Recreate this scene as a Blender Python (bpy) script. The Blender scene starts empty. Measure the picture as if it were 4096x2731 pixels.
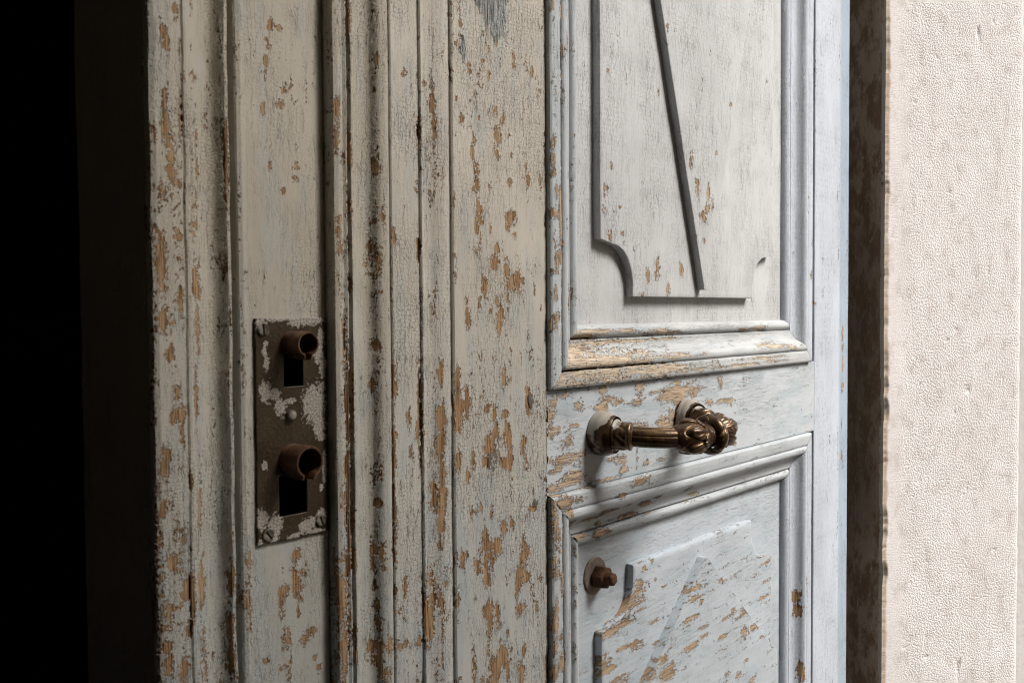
import bpy, math, random
import numpy as np
from mathutils import Matrix, Vector

random.seed(7)
sc = bpy.context.scene
COL = sc.collection

# ------------------------------------------------------------------ camera
EYE = np.array([0.0, -0.40, 1.30])            # metres; door face lies in the plane Y = 0
PITCH, YAW, ROLL = 0.03283838, 0.72095163, -0.00622967
def cam_basis():
    f = np.array([math.cos(YAW), math.sin(YAW), 0.0]); r = np.array([math.sin(YAW), -math.cos(YAW), 0.0]); u = np.array([0, 0, 1.0])
    f2 = f*math.cos(PITCH) - u*math.sin(PITCH); u2 = u*math.cos(PITCH) + f*math.sin(PITCH)
    return r*math.cos(ROLL) + u2*math.sin(ROLL), -r*math.sin(ROLL) + u2*math.cos(ROLL), f2
cr, cu, cf = cam_basis()
cam = bpy.data.cameras.new('camera'); camo = bpy.data.objects.new('camera', cam); COL.objects.link(camo)
camo.matrix_world = Matrix(((cr[0], cu[0], -cf[0], EYE[0]), (cr[1], cu[1], -cf[1], EYE[1]), (cr[2], cu[2], -cf[2], EYE[2]), (0, 0, 0, 1)))
cam.sensor_width = 36.0; cam.lens = 32.2246; cam.clip_start = 0.01; cam.clip_end = 200
cam.dof.use_dof = True; cam.dof.focus_distance = 0.80; cam.dof.aperture_fstop = 22.0
sc.camera = camo

# ------------------------------------------------------------------ sky, sun, exposure
SUN = Vector((0.29, -0.61, 0.73)).normalized()      # direction from the door towards the sun
w = bpy.data.worlds.new('World'); sc.world = w; w.use_nodes = True
wn = w.node_tree; wn.nodes.clear()
sky = wn.nodes.new('ShaderNodeTexSky'); sky.sky_type = 'NISHITA'; sky.sun_disc = False
sky.sun_elevation = math.asin(SUN.z); sky.sun_rotation = math.atan2(SUN.x, SUN.y)
sky.air_density = 1.0; sky.dust_density = 2.0; sky.ozone_density = 1.0
bg = wn.nodes.new('ShaderNodeBackground'); bg.inputs[1].default_value = 0.045
wo = wn.nodes.new('ShaderNodeOutputWorld'); wn.links.new(sky.outputs[0], bg.inputs[0]); wn.links.new(bg.outputs[0], wo.inputs[0])
sl = bpy.data.lights.new('sun', 'SUN'); sl.energy = 5.0; sl.angle = math.radians(25); sl.color = (1.0, 0.97, 0.93)
so = bpy.data.objects.new('sun', sl); COL.objects.link(so); so.rotation_euler = SUN.to_track_quat('Z', 'Y').to_euler(); so.location = (1, -2, 4)
sc.view_settings.view_transform = 'Standard'; sc.view_settings.look = 'None'
sc.cycles.max_bounces = 3; sc.cycles.diffuse_bounces = 2; sc.cycles.glossy_bounces = 2; sc.cycles.transmission_bounces = 0; sc.cycles.caustics_reflective = False
sc.cycles.filter_width = 1.1; sc.cycles.use_adaptive_sampling = True; sc.cycles.adaptive_threshold = 0.02
sc.view_settings.exposure = 0.48; sc.view_settings.gamma = 1.0; sc.view_settings.use_curve_mapping = False

GX = (2.39, -0.52)     # foot and top x of the sloping edge of the unseen wall added for shade

# chips in the paint, measured on the door in mm: (x, z, half width, half height)
CHIPS = {
 'stile': [(443.4,1412.2,2.7,6.1),(447.3,1424.6,1.3,4.0),(453.2,1414.6,1.3,3.6),(418.7,1399.4,1.8,3.1),(422.2,1390.8,2.6,4.2),(424.2,1387.5,2.6,2.1),(417.3,1452.2,1.0,4.8),(434.7,1451.3,0.8,3.9),(458.7,1467.9,1.3,4.0),(458.6,1462.0,1.7,2.2),(409.5,1420.6,1.2,4.1),(443.2,1401.4,2.2,3.6),(417.6,1432.6,1.0,2.1),(458.8,1419.0,1.3,2.2),(455.8,1401.9,1.1,2.2),(469.4,1405.7,1.4,1.1),(471.1,1397.0,1.4,1.9),(440.9,1429.7,1.1,2.1),(420.8,1408.0,1.5,3.1),(428.5,1457.9,1.2,1.4),(477.4,1460.5,1.2,2.2),(405.2,1430.8,0.8,1.0),(425.6,1422.4,1.2,1.1),(434.9,1466.6,0.7,2.8),(442.4,1473.8,1.1,2.5),(428.7,1475.1,1.0,2.1),(423.6,1381.2,2.6,4.2),(419.5,1377.0,1.5,1.0),(435.0,1380.6,1.1,2.9),(454.6,1385.1,2.0,2.2),(473.3,1388.5,1.2,3.7),(455.5,1362.1,4.7,4.8),(452.1,1354.2,1.7,1.8),(458.7,1349.5,2.2,2.2),(425.0,1363.8,1.9,4.9),(426.4,1357.5,2.1,2.8),(422.3,1352.3,1.5,3.5),(425.8,1346.9,1.2,4.2),(422.6,1338.3,2.9,4.9),(438.3,1332.5,3.4,4.0),(440.5,1341.6,1.9,2.9),(451.8,1325.0,2.4,8.8),(457.9,1320.0,3.9,6.6),(459.1,1337.4,1.4,2.2),(435.3,1351.7,1.1,2.9),(429.6,1317.3,2.1,5.7),(455.6,1317.0,5.6,2.9),(467.0,1320.9,1.1,2.2),(479.1,1314.4,0.9,3.8),(412.6,1307.2,1.0,2.8),(424.3,1305.1,1.0,4.3),(415.0,1296.7,1.5,4.2),(440.7,1307.3,1.1,2.9),(451.6,1307.4,1.3,2.9),(445.5,1297.2,2.0,4.0),(442.7,1290.7,1.6,3.6),(451.5,1300.1,1.1,2.2),(402.4,1320.2,1.5,4.8),(401.8,1334.6,1.0,1.4),(402.2,1370.2,0.8,4.1),(485.6,1303.0,1.0,2.3),(485.1,1389.3,1.0,1.9),(413.0,1296.8,1.9,4.9),(445.1,1297.6,2.6,4.0),(442.5,1290.2,1.7,5.7),(446.4,1255.2,1.7,6.9),(406.9,1241.7,7.0,14.2),(403.3,1258.3,3.1,5.4),(435.8,1215.4,5.0,9.1),(439.2,1220.7,2.5,6.9),(429.8,1202.5,3.3,2.8),(450.4,1217.8,3.1,7.0),(452.8,1203.0,2.6,5.8),(448.4,1200.1,5.2,2.9),(471.1,1241.2,2.2,10.7),(468.1,1213.0,1.8,4.7),(465.4,1207.4,2.2,7.1),(468.0,1196.4,1.5,7.1),(404.2,1206.9,2.3,7.7),(417.6,1205.2,1.6,5.6),(412.7,1196.9,1.3,2.8),(437.6,1233.5,1.7,3.4),(430.2,1237.5,2.0,2.8),(447.0,1232.6,3.5,2.3),(476.9,1166.9,3.4,3.0),(424.6,1174.9,1.3,2.3),(434.5,1170.4,1.7,4.6),(417.2,1172.8,2.9,3.4),(446.3,1157.4,2.1,4.6),(454.2,1159.5,1.8,2.9),(428.4,1149.3,2.5,10.2),(436.8,1146.5,4.2,5.7),(464.7,1136.2,3.6,9.5),(406.6,1144.8,3.1,4.4),(420.1,1138.5,3.2,5.6),(431.6,1137.2,5.0,8.0),(464.8,1146.9,1.4,3.6),(427.6,1149.5,3.8,5.3),(432.5,1140.1,4.4,9.1),(429.6,1130.1,2.8,6.8),(437.1,1149.1,4.5,3.8),(441.6,1145.9,1.7,4.6),(465.5,1135.6,4.2,7.1),(463.0,1125.9,3.6,6.3),(468.4,1119.9,3.0,2.4),(460.0,1118.6,2.4,6.3),(420.4,1138.1,1.6,6.0),(417.0,1173.1,1.6,1.5),(433.9,1170.3,1.7,3.8),(446.8,1156.5,1.7,4.2),(453.8,1159.1,1.4,2.3),(464.4,1146.9,1.4,3.2),(402.8,1122.1,2.1,7.3),(402.1,1146.5,1.5,4.4),(406.7,1144.0,3.6,4.4),(410.9,1146.8,1.6,2.2),(428.8,1106.7,4.4,4.6),(431.5,1096.1,2.8,9.1),(439.4,1100.2,1.7,6.9),(441.1,1093.6,3.4,3.1),(462.8,1099.0,3.6,4.0),(449.1,1086.8,1.4,3.1),(441.5,1084.2,1.7,1.9),(446.6,1071.9,6.4,8.6),(437.4,1068.4,6.8,6.9),(452.5,1074.1,1.8,4.7),(417.0,1074.4,2.1,9.7),(463.0,1059.1,3.6,5.6),(467.8,1050.5,3.7,4.8),(402.7,1069.5,2.1,2.2),(479.4,1096.4,1.0,3.2),(487.9,1057.8,1.9,1.6),(484.6,1115.5,2.5,2.0),(418.6,1117.6,1.6,3.0),(425.1,1063.7,1.6,2.3),(430.2,1080.4,0.9,3.8),(435.1,1062.9,5.6,4.6),(454.6,1053.0,7.1,2.4),(465.6,1069.6,1.2,4.0)],
 'astragal': [(339.9,1281.0,1.9,2.5),(338.2,1258.2,1.0,3.0),(350.7,1261.5,1.3,9.1),(352.0,1256.3,1.6,4.1),(362.6,1237.1,1.7,7.2),(364.5,1219.3,1.4,3.1),(371.1,1242.6,1.1,36.5),(370.9,1229.0,2.1,8.3),(387.3,1264.6,1.5,9.6),(386.9,1237.0,2.7,7.5),(387.5,1221.9,3.0,6.4),(387.2,1200.6,2.2,10.7),(387.0,1186.7,2.7,7.5),(382.6,1184.2,2.9,4.3),(381.2,1194.0,1.7,3.2),(339.9,1191.1,2.6,2.5),(350.8,1217.9,1.1,12.2),(350.4,1190.4,1.3,12.2),(350.1,1164.9,1.9,12.2),(340.1,1161.9,3.9,6.0),(340.6,1153.2,2.6,3.0),(340.1,1207.1,1.9,6.0),(316.9,1252.9,3.1,33.7),(316.7,1195.8,3.2,33.9),(315.1,1287.6,2.6,23.9),(377.1,1141.2,2.9,6.3),(376.4,1121.6,4.3,9.2),(377.2,1107.2,3.9,9.2),(386.8,1171.3,1.8,12.8),(386.1,1158.5,2.0,4.3),(389.9,1143.4,1.5,2.9),(389.8,1134.8,1.8,2.9),(386.2,1121.3,1.5,7.2),(386.9,1103.1,0.8,14.4),(339.7,1161.8,3.3,3.4),(341.2,1153.3,2.2,2.6),(338.9,1144.0,1.7,3.4),(338.7,1132.9,1.7,3.4),(339.1,1121.6,2.8,5.1),(341.1,1109.0,6.7,5.2),(338.8,1100.2,2.8,5.1),(340.9,1092.7,3.3,3.4),(354.7,1105.2,5.8,2.2),(370.1,1104.5,3.6,3.6),(312.3,1145.2,4.1,24.6),(312.3,1112.2,3.1,24.7),(320.3,1163.3,2.1,5.0),(319.7,1121.7,1.9,5.0),(320.1,1109.9,1.7,5.0),(358.7,1138.5,1.7,6.2),(352.7,1125.9,1.4,3.1),(350.6,1137.8,1.6,4.3),(311.9,1407.4,2.8,6.2),(311.0,1391.9,1.8,9.2),(314.7,1384.2,1.3,4.1),(313.3,1334.5,2.9,6.2),(311.6,1346.8,2.1,6.2),(341.3,1354.1,2.0,7.5),(339.5,1330.4,3.5,9.7),(340.1,1321.8,2.8,5.4),(339.2,1311.0,2.8,3.2),(340.3,1380.9,1.1,6.4),(341.1,1442.9,1.1,3.2),(371.2,1404.5,0.8,13.4),(371.2,1339.5,0.9,11.3),(361.2,1438.2,1.5,2.0),(369.1,1414.7,1.2,1.6),(383.1,1423.1,1.9,4.5),(384.5,1410.9,1.3,6.8),(352.6,1344.0,1.2,5.5),(320.5,1463.5,2.1,11.4),(319.9,1424.2,1.6,3.1),(321.3,1387.1,1.1,8.3),(319.5,1357.7,1.8,6.3),(319.2,1336.9,1.8,5.2),(318.9,1316.0,1.8,5.2)],
 'lock': [(276.4,1447.7,1.8,2.3),(281.0,1447.0,1.6,1.8),(273.2,1439.7,0.9,0.8),(275.9,1436.4,1.1,1.0),(272.6,1428.5,0.9,2.4),(272.0,1421.5,0.9,2.9),(283.4,1416.3,2.4,2.2),(281.5,1408.1,2.1,2.2),(271.1,1403.5,0.7,3.4),(274.2,1376.2,0.9,2.0),(290.8,1377.1,1.5,2.2),(290.4,1370.5,1.7,1.8),(282.5,1363.2,0.9,1.2),(287.5,1171.3,2.4,2.8),(289.1,1155.7,4.0,7.6),(289.9,1148.3,1.4,2.4),(280.2,1154.2,2.6,3.9),(278.0,1165.4,0.9,2.4),(283.1,1164.3,1.4,1.2),(277.6,1141.0,1.8,3.9),(279.8,1130.9,2.8,7.9),(292.0,1125.2,2.4,3.6),(295.9,1127.8,3.4,1.6),(287.9,1140.8,0.9,3.2),(277.8,1123.6,1.4,2.0),(281.7,1108.9,1.7,6.4),(267.3,1120.3,1.6,0.9),(298.1,1112.5,1.2,1.5),(279.0,1113.7,2.8,1.6),(300.5,1106.9,1.0,1.2),(277.3,1147.4,1.4,1.6),(258.1,1175.0,1.7,4.6),(257.8,1158.3,1.2,9.1),(258.4,1141.3,0.7,4.6),(256.1,1154.9,1.7,4.6)],
 'edge': [(214.5,1432.9,1.3,5.3),(221.2,1441.5,1.7,4.4),(215.7,1402.5,1.5,5.3),(215.4,1387.6,1.7,8.8),(213.4,1354.7,1.7,5.3),(212.8,1328.2,2.2,7.1),(212.2,1321.1,2.2,8.8),(232.3,1412.7,2.5,2.3),(233.6,1400.2,0.8,1.8),(223.2,1423.4,0.8,4.5),(233.3,1385.7,0.8,5.5),(233.0,1370.2,1.0,5.5),(232.7,1353.7,0.8,5.5),(232.0,1341.8,1.8,4.6),(232.6,1321.8,1.0,5.5),(221.5,1360.8,1.9,1.3),(221.6,1336.7,1.4,1.8),(217.9,1372.0,1.3,3.6),(217.8,1365.8,1.3,3.6),(216.2,1427.2,0.8,5.3),(248.4,1373.8,0.6,18.7),(247.5,1322.2,0.8,5.6),(229.9,1312.6,1.2,5.5),(232.4,1310.8,1.4,3.7),(224.9,1411.3,1.2,1.8),(223.8,1404.0,0.8,7.2),(223.5,1388.8,0.8,5.4),(210.2,1382.4,0.9,5.2),(212.7,1153.3,4.4,1.8),(221.4,1130.9,3.4,5.0),(223.6,1168.4,2.3,4.3),(225.4,1161.5,1.2,10.8),(233.3,1163.2,1.2,8.0),(232.9,1144.3,1.0,4.4),(233.1,1129.6,1.2,10.9),(211.1,1143.2,1.8,2.8),(212.4,1135.7,1.5,4.2),(213.6,1160.9,4.4,1.1),(248.0,1167.2,1.0,8.9),(247.6,1141.1,0.8,7.5),(247.3,1126.2,1.0,6.7),(232.9,1183.0,1.1,2.2),(223.3,1149.8,1.5,4.3),(212.1,1320.1,1.5,5.0),(212.5,1295.9,1.5,4.4),(216.1,1281.2,1.9,2.9),(221.4,1306.1,1.3,6.1),(211.6,1326.1,1.9,4.4),(212.6,1235.0,2.1,4.5),(220.3,1252.7,2.6,3.3),(219.0,1263.1,1.8,3.7),(211.8,1228.0,1.7,3.7),(225.1,1221.0,0.9,5.2),(210.8,1208.7,1.1,3.1),(225.0,1169.6,1.8,4.6),(215.2,1183.2,1.7,2.9),(221.5,1131.6,2.2,5.4),(212.6,1159.1,2.6,3.7),(220.8,1242.3,1.1,6.2),(216.6,1250.9,1.7,2.5),(231.2,1316.5,0.9,8.3),(230.2,1262.3,0.9,12.5),(231.9,1291.5,0.9,10.5),(231.3,1203.2,0.9,12.7),(231.8,1167.0,1.2,12.7)],
 'rail': [(496.9,1235.4,3.7,4.7),(494.7,1225.6,4.2,10.0),(498.8,1215.1,6.4,5.4),(511.8,1205.6,9.9,6.1),(510.6,1195.5,19.8,3.7),(526.3,1190.0,4.6,2.8),(518.3,1182.1,10.1,3.4),(501.9,1188.5,6.5,1.7),(517.2,1177.4,13.4,1.5),(525.4,1231.7,6.2,2.4),(557.2,1236.3,4.9,5.7),(564.6,1235.0,7.4,2.2),(578.4,1231.1,7.7,2.9),(556.0,1229.2,7.3,4.3),(555.9,1225.6,6.1,2.9),(606.7,1235.7,6.1,6.0),(603.3,1229.1,6.7,3.0),(628.2,1234.5,8.5,0.8),(669.5,1232.8,20.0,5.6),(654.4,1229.1,17.9,3.2),(666.4,1224.2,9.2,4.0),(691.5,1231.3,9.6,4.9),(639.6,1210.7,8.7,3.9),(645.4,1205.4,11.8,3.1),(604.6,1209.4,14.9,2.3),(654.3,1214.8,4.5,4.8),(580.8,1186.0,7.7,3.7),(584.6,1179.5,5.2,3.0),(616.8,1179.9,4.2,2.3),(603.2,1183.1,1.3,6.0),(569.4,1187.4,7.5,2.2),(736.7,1234.2,3.5,4.3),(745.6,1218.1,14.2,2.2),(717.9,1218.5,5.1,2.5),(763.8,1177.0,2.8,1.8),(506.6,1240.7,8.7,1.2),(636.7,1178.9,4.3,1.2),(496.4,1176.4,9.6,1.7),(553.2,1173.7,18.2,0.7),(521.9,1218.2,4.5,1.0)],
 'mould_ub': [(554.9,1263.6,57.5,5.9),(522.4,1265.0,17.2,8.6),(572.1,1254.8,59.8,4.0),(637.7,1252.4,50.3,3.8),(513.2,1268.2,6.1,7.5),(541.7,1280.7,11.4,2.1),(647.9,1281.8,20.5,1.5),(572.2,1284.4,28.0,1.0),(788.0,1281.8,10.7,1.5),(820.8,1281.9,11.3,1.1),(835.2,1264.8,14.5,1.8),(668.8,1254.1,21.4,2.0),(699.6,1249.2,6.8,3.2),(541.6,1248.6,36.1,1.4),(505.5,1254.6,5.3,4.7),(647.8,1262.8,30.8,1.5),(762.1,1249.6,30.6,1.0),(812.5,1265.6,7.0,1.0),(874.0,1262.2,6.2,1.6),(844.1,1250.2,17.6,1.0),(815.4,1254.0,33.6,0.8),(590.0,1276.4,54.7,0.8)],
 'mould_lt': [(496.7,1173.7,7.4,2.6),(504.1,1165.5,12.0,3.3),(522.6,1165.4,6.3,2.4),(511.6,1157.2,4.6,3.8),(563.6,1149.4,10.3,1.3),(601.3,1138.9,5.6,1.4),(561.8,1132.7,8.6,1.8),(530.3,1133.7,6.4,1.2),(620.3,1145.2,5.8,1.9),(634.1,1149.4,4.0,1.1),(577.7,1159.3,3.5,1.8),(599.5,1167.3,11.2,1.9),(558.4,1139.3,2.6,1.2),(588.4,1139.5,2.7,1.0),(532.1,1172.1,9.6,1.2),(698.0,1141.1,6.8,0.9),(548.3,1146.0,10.0,0.8),(517.7,1145.7,3.9,1.3)],
 'mould_l': [(496.4,1366.8,3.1,3.8),(495.5,1327.6,3.1,3.1),(497.4,1333.0,1.9,6.2),(502.4,1337.1,1.3,3.9),(495.2,1294.5,2.5,3.9),(494.6,1289.8,2.2,3.9),(512.9,1306.9,2.3,6.3),(502.0,1371.1,0.7,11.6),(502.5,1351.0,0.8,7.7),(496.6,1313.0,1.5,6.2),(497.8,1382.3,1.0,4.6),(500.2,1297.5,1.2,6.2),(493.8,1508.0,1.5,2.6),(504.0,1503.2,0.6,6.9),(504.1,1480.3,0.7,10.0),(494.9,1416.2,1.5,6.1),(494.8,1402.5,1.5,4.6),(494.8,1394.8,1.7,2.3),(520.8,1512.6,1.3,6.2),(521.3,1491.7,1.3,7.0),(494.6,1148.2,3.6,14.7),(494.4,1126.1,2.6,4.1),(495.0,1118.6,3.2,4.9),(495.5,1098.8,1.6,4.1),(495.4,1091.4,2.6,3.3),(494.1,1082.7,3.2,5.7),(499.9,1071.3,2.0,5.0),(494.6,1066.1,2.6,4.9),(499.8,1054.7,3.3,5.8),(494.5,1047.2,2.6,4.9),(502.8,1113.6,0.8,12.4),(521.5,1067.0,1.1,10.2)],
 'mould_r': [(873.9,1120.6,3.1,5.4),(901.8,1002.6,2.6,5.6),(903.6,986.9,2.6,5.6),(905.9,923.6,3.3,8.4),(925.8,1079.9,1.7,5.6),(870.4,1339.9,3.3,4.5),(921.6,1335.0,2.1,4.3)],
 'board_lo': [(611.7,1083.8,5.7,3.2),(609.8,1073.5,11.4,6.4),(596.6,1068.2,11.1,7.4),(589.3,1056.5,18.2,2.6),(571.4,1053.9,10.5,4.1),(631.1,1046.1,7.9,1.3),(607.8,1034.5,7.6,3.2),(645.1,1025.2,12.3,4.4),(649.2,1020.7,12.4,2.2),(564.3,1032.3,6.9,5.1),(567.7,1025.2,10.4,3.1),(585.4,1012.5,14.5,2.6),(619.4,1093.9,2.3,1.6),(631.2,1095.7,2.0,1.5),(642.2,1089.0,1.6,1.1),(636.1,1079.9,2.0,1.3),(648.3,1071.0,5.1,0.9),(611.5,1030.2,11.5,1.6),(591.0,1036.0,12.8,1.3),(613.5,1060.8,9.6,1.3),(837.1,1051.0,8.7,1.3),(840.1,1033.2,8.7,1.6),(834.4,1018.1,11.5,1.3),(849.3,969.7,4.4,4.0),(772.6,1092.7,2.6,1.2),(619.4,1103.6,5.8,0.9)],
 'loz_lo': [(614.2,1010.8,9.6,6.4),(640.0,1004.1,12.2,5.5),(633.9,1015.8,7.0,2.7),(689.0,1061.8,13.4,2.3),(684.6,1053.7,8.9,2.3),(695.8,1047.5,3.4,2.3),(735.7,1058.7,8.5,1.8),(680.2,1038.8,13.2,1.7),(700.4,1025.5,9.1,1.7),(738.3,1022.7,14.7,1.4),(753.2,1024.3,5.0,3.7),(779.0,1019.7,15.8,3.8),(800.6,1000.2,9.6,2.6),(776.4,1001.6,5.3,2.5),(735.8,1007.0,7.3,1.8),(700.4,1017.9,6.9,1.4),(680.2,1013.7,8.8,2.3),(758.1,1047.6,6.4,1.8),(817.3,986.7,11.3,1.9),(763.6,964.2,5.1,2.5),(792.7,950.2,8.1,2.5),(743.3,971.6,5.0,2.4),(779.2,972.0,4.0,1.9),(686.8,1085.2,2.7,5.7),(701.4,1100.7,2.7,2.3),(786.9,1022.7,10.7,2.3)],
 'board_up': [(639.8,1334.9,3.1,7.6),(626.0,1327.8,2.1,4.2),(655.6,1316.6,4.8,4.3),(573.0,1356.3,2.2,3.9),(567.8,1390.2,2.1,6.2),(566.4,1376.1,2.1,4.7),(576.0,1409.8,1.6,3.1),(641.6,1477.4,1.6,2.3),(618.4,1312.8,1.8,2.0),(677.0,1334.4,2.7,4.4),(586.9,1379.3,1.7,1.3),(589.6,1359.7,1.7,1.3),(570.9,1480.5,1.3,1.2)],
 'loz_up': [(690.6,1402.9,4.8,8.7),(701.1,1380.0,4.9,4.4),(710.0,1403.0,2.2,7.1),(717.2,1392.9,2.2,5.4),(680.3,1424.4,2.7,8.6),(708.2,1386.8,3.6,3.6),(750.7,1483.3,1.9,2.2),(760.4,1484.9,1.6,2.2),(724.4,1436.8,1.8,2.2),(644.5,1528.1,1.6,2.3),(655.6,1528.1,1.3,1.7),(702.9,1359.8,2.1,2.1),(730.3,1313.8,3.0,1.5)],
 'rstile': [(1022.4,1271.2,2.2,7.2),(1022.6,1258.3,2.2,4.3),(1022.2,1238.2,1.9,7.2),(1021.4,1214.4,3.0,2.6),(1022.3,1207.2,3.0,1.4),(1019.4,1172.1,1.9,4.3),(1020.0,1135.9,1.9,4.3),(941.8,1306.9,2.0,1.3),(932.8,1228.9,4.5,3.4),(912.5,1192.3,2.5,1.6),(842.0,1206.9,2.8,0.8),(933.7,1208.9,1.6,1.1)],
}
PLATE_PAINT = [(275.5,1297.5,12.2,1.6),(292.1,1296.0,9.6,3.1),(300.8,1296.8,5.5,2.7),(266.9,1292.9,3.5,4.3),(303.9,1285.9,2.0,5.4),(301.6,1277.8,3.3,4.5),(304.8,1270.4,2.2,5.4),(298.9,1250.9,7.1,9.9),(302.1,1239.7,3.9,5.4),(303.1,1232.8,2.8,1.8),(305.0,1215.7,1.3,9.1),(304.0,1259.6,2.2,2.7),(268.8,1259.3,3.5,5.2),(273.8,1258.1,4.0,2.6),(277.7,1250.8,3.1,4.4),(283.5,1253.9,2.6,1.3),(269.2,1283.8,1.2,1.5),(268.1,1280.0,1.2,2.1),(269.5,1273.9,1.5,3.4),(267.6,1221.5,1.5,2.2),(282.3,1246.0,2.1,1.8),(265.6,1194.1,3.5,5.2),(273.6,1190.1,4.1,5.2),(292.4,1185.8,4.3,3.6),(296.8,1187.7,2.2,2.7),(302.9,1190.3,2.8,3.2),(284.9,1181.8,4.2,1.3),(298.9,1181.9,5.5,1.8),(265.9,1182.0,3.0,2.2),(272.5,1183.3,3.0,2.2),(302.6,1205.0,1.1,1.6)]

# ------------------------------------------------------------------ helpers
def tag(o, label=None, cat=None, group=None, kind=None):
    if label: o['label'] = label
    if cat: o['category'] = cat
    if group: o['group'] = group
    if kind: o['kind'] = kind
    return o

_rng = np.random.RandomState(3)
_LAT = _rng.rand(256, 256)
def vnoise(x, y):
    x = np.asarray(x, float); y = np.asarray(y, float)
    xi = np.floor(x).astype(int); yi = np.floor(y).astype(int); fx = x-xi; fy = y-yi
    fx = fx*fx*(3-2*fx); fy = fy*fy*(3-2*fy)
    a = _LAT[xi % 256, yi % 256]; b = _LAT[(xi+1) % 256, yi % 256]; c = _LAT[xi % 256, (yi+1) % 256]; d = _LAT[(xi+1) % 256, (yi+1) % 256]
    return (a*(1-fx)+b*fx)*(1-fy) + (c*(1-fx)+d*fx)*fy - 0.5
def fbm(x, y, n=3):
    s = 0; a = 1.0
    for i in range(n):
        s = s + a*vnoise(x*2**i+17.3*i, y*2**i+5.1*i); a *= 0.5
    return s

def make_mesh(name, verts, faces, mat, parent=None, attrs=None, smooth=35, face_dir=None):
    me = bpy.data.meshes.new(name)
    verts = np.asarray(verts, dtype=np.float32); faces = np.asarray(faces, dtype=np.int32)
    nv, nf, k = len(verts), len(faces), faces.shape[1]
    me.vertices.add(nv); me.vertices.foreach_set('co', verts.ravel())
    me.loops.add(nf*k); me.loops.foreach_set('vertex_index', faces.ravel())
    me.polygons.add(nf); me.polygons.foreach_set('loop_start', np.arange(0, nf*k, k, dtype=np.int32))
    me.update(calc_edges=True)
    if attrs:
        for an, (ty, data) in attrs.items():
            at = me.attributes.new(an, ty, 'POINT')
            at.data.foreach_set('vector' if ty == 'FLOAT_VECTOR' else 'value', np.asarray(data, dtype=np.float32).ravel())
    me.polygons.foreach_set('use_smooth', np.ones(nf, dtype=bool))
    if smooth is not None: me.set_sharp_from_angle(angle=math.radians(smooth))
    me.materials.append(mat)
    o = bpy.data.objects.new(name, me); COL.objects.link(o)
    if parent: o.parent = parent
    return o

def grid_faces(nr, nc, wrap=False):
    i = np.arange(nr-1)[:, None]; j = np.arange(nc if wrap else nc-1)[None, :]
    j2 = (j+1) % nc
    f = np.stack([i*nc+j + 0*j2, i*nc+j2, (i+1)*nc+j2, (i+1)*nc+j + 0*j2], -1)
    return f.reshape(-1, 4)

def pyobj(name, verts, faces, mat, parent=None, smooth=30):
    me = bpy.data.meshes.new(name); me.from_pydata([tuple(v) for v in verts], [], faces); me.update()
    me.polygons.foreach_set('use_smooth', np.full(len(me.polygons), smooth is not None, dtype=bool))
    if smooth is not None: me.set_sharp_from_angle(angle=math.radians(smooth))
    me.materials.append(mat)
    o = bpy.data.objects.new(name, me); COL.objects.link(o)
    if parent: o.parent = parent
    return o

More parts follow.
